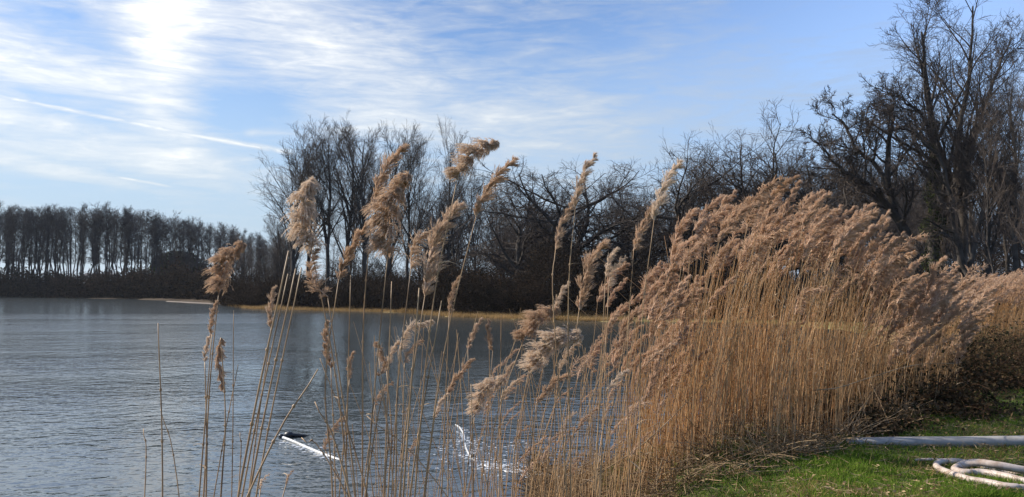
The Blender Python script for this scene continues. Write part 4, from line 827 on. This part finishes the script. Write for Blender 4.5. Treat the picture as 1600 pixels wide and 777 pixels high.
cl_ = [(q1_[:2], s_) for q1_, s_ in [(wl(728, 705), .35), (wl(745, 722), .5), (wl(760, 700), .7), (wl(770, 720), .6), (wl(790, 732), .5), (wl(815, 738), .45), (wl(845, 742), .35), (wl(868, 744), .2), (wl(735, 690), .3)]]
for c_, s_ in cl_:
    k_ = int(75*s_); pts.append(np.stack([c_[0]+rng.normal(size=k_)*s_*.55, c_[1]+rng.normal(size=k_)*s_*.5], -1))
for (a_, b_, m_) in [((446, 689), (520, 716), 90), ((720, 668), (738, 716), 70), ((750, 726), (868, 744), 200)]:
    t_ = rng.random((m_, 1)); c_ = wl(*a_)[:2]*(1-t_)+wl(*b_)[:2]*t_; pts.append(c_+rng.normal(size=(m_, 2))*[.05, .10])
pts = np.concatenate(pts); n = len(pts); g = Geo(); k_ = 7; an = np.arange(k_)*2*PI/k_
r_ = rng.uniform(.005, .024, (n, 1))*(.6+.5*rng.random((n, k_))); ring = np.stack([pts[:, :1]+np.cos(an)*r_*1.5, pts[:, 1:]+np.sin(an)*r_, np.full((n, k_), WATER+.004)], -1)
cen = np.concatenate([pts, WATER+.006+r_.mean(1, keepdims=True)*.35], 1)[:, None]; v = np.concatenate([ring, cen], 1); b0 = (np.arange(n)*(k_+1))[:, None, None]
f = np.stack([np.arange(k_), (np.arange(k_)+1) % k_, np.full(k_, k_)], -1)[None]+b0; g.add(v, f.reshape(-1, 3))
tag(g.build('foam', M['foam']), 'white foam and splashes around the floating hoses', 'foam', None, 'stuff')
# pale mud bar by the alders
g = Geo(); a_, b_ = wl(258, 471), wl(375, 477); t_ = np.linspace(0, 1, 24); c_ = a_*(1-t_[:, None])+b_*t_[:, None]; wdt = 1.1*np.sin(PI*t_)**.6*(1+.3*np.sin(t_*19))
prof_ = [(-1, -.03), (-.6, .06), (0, .1), (.6, .06), (1, -.03)]; v = np.array([[(c_[i, 0], c_[i, 1]+wdt[i]*u_*1.3, WATER+h_*(1 if 0 < i < 23 else 0)-.005) for u_, h_ in prof_] for i in range(24)])
ii = (np.arange(23)[:, None]*5+np.arange(4)[None]).ravel(); g.add(v, np.stack([ii, ii+1, ii+6, ii+5], -1)); tag(g.build('mud_bar', mat('mud', lambda t: pr(t, t.mix(t.noise(P(t), .6, 4), (.07, .055, .042), (.17, .13, .10)), .8, .3))), kind='structure')

# ------------------------------------------------------------------ thin winter air
hz = mat('haze', lambda t: pr(t, (1, 1, 1))); ht = NT(hz.node_tree); ht.n.clear(); ho = ht.n.new('ShaderNodeOutputMaterial'); hv = ht.n.new('ShaderNodeVolumePrincipled')
hv.inputs['Color'].default_value = (.80, .88, 1, 1); hv.inputs['Density'].default_value = .00012; hv.inputs['Anisotropy'].default_value = .2; ht.l.new(hv.outputs[0], ho.inputs['Volume'])
g = Geo(); box(g, -2600, 2600, -2600, 2600, -3.5, 32); tag(g.build('haze', hz, None, False), 'thin pale haze over the pond and the far trees', 'haze', None, 'stuff')
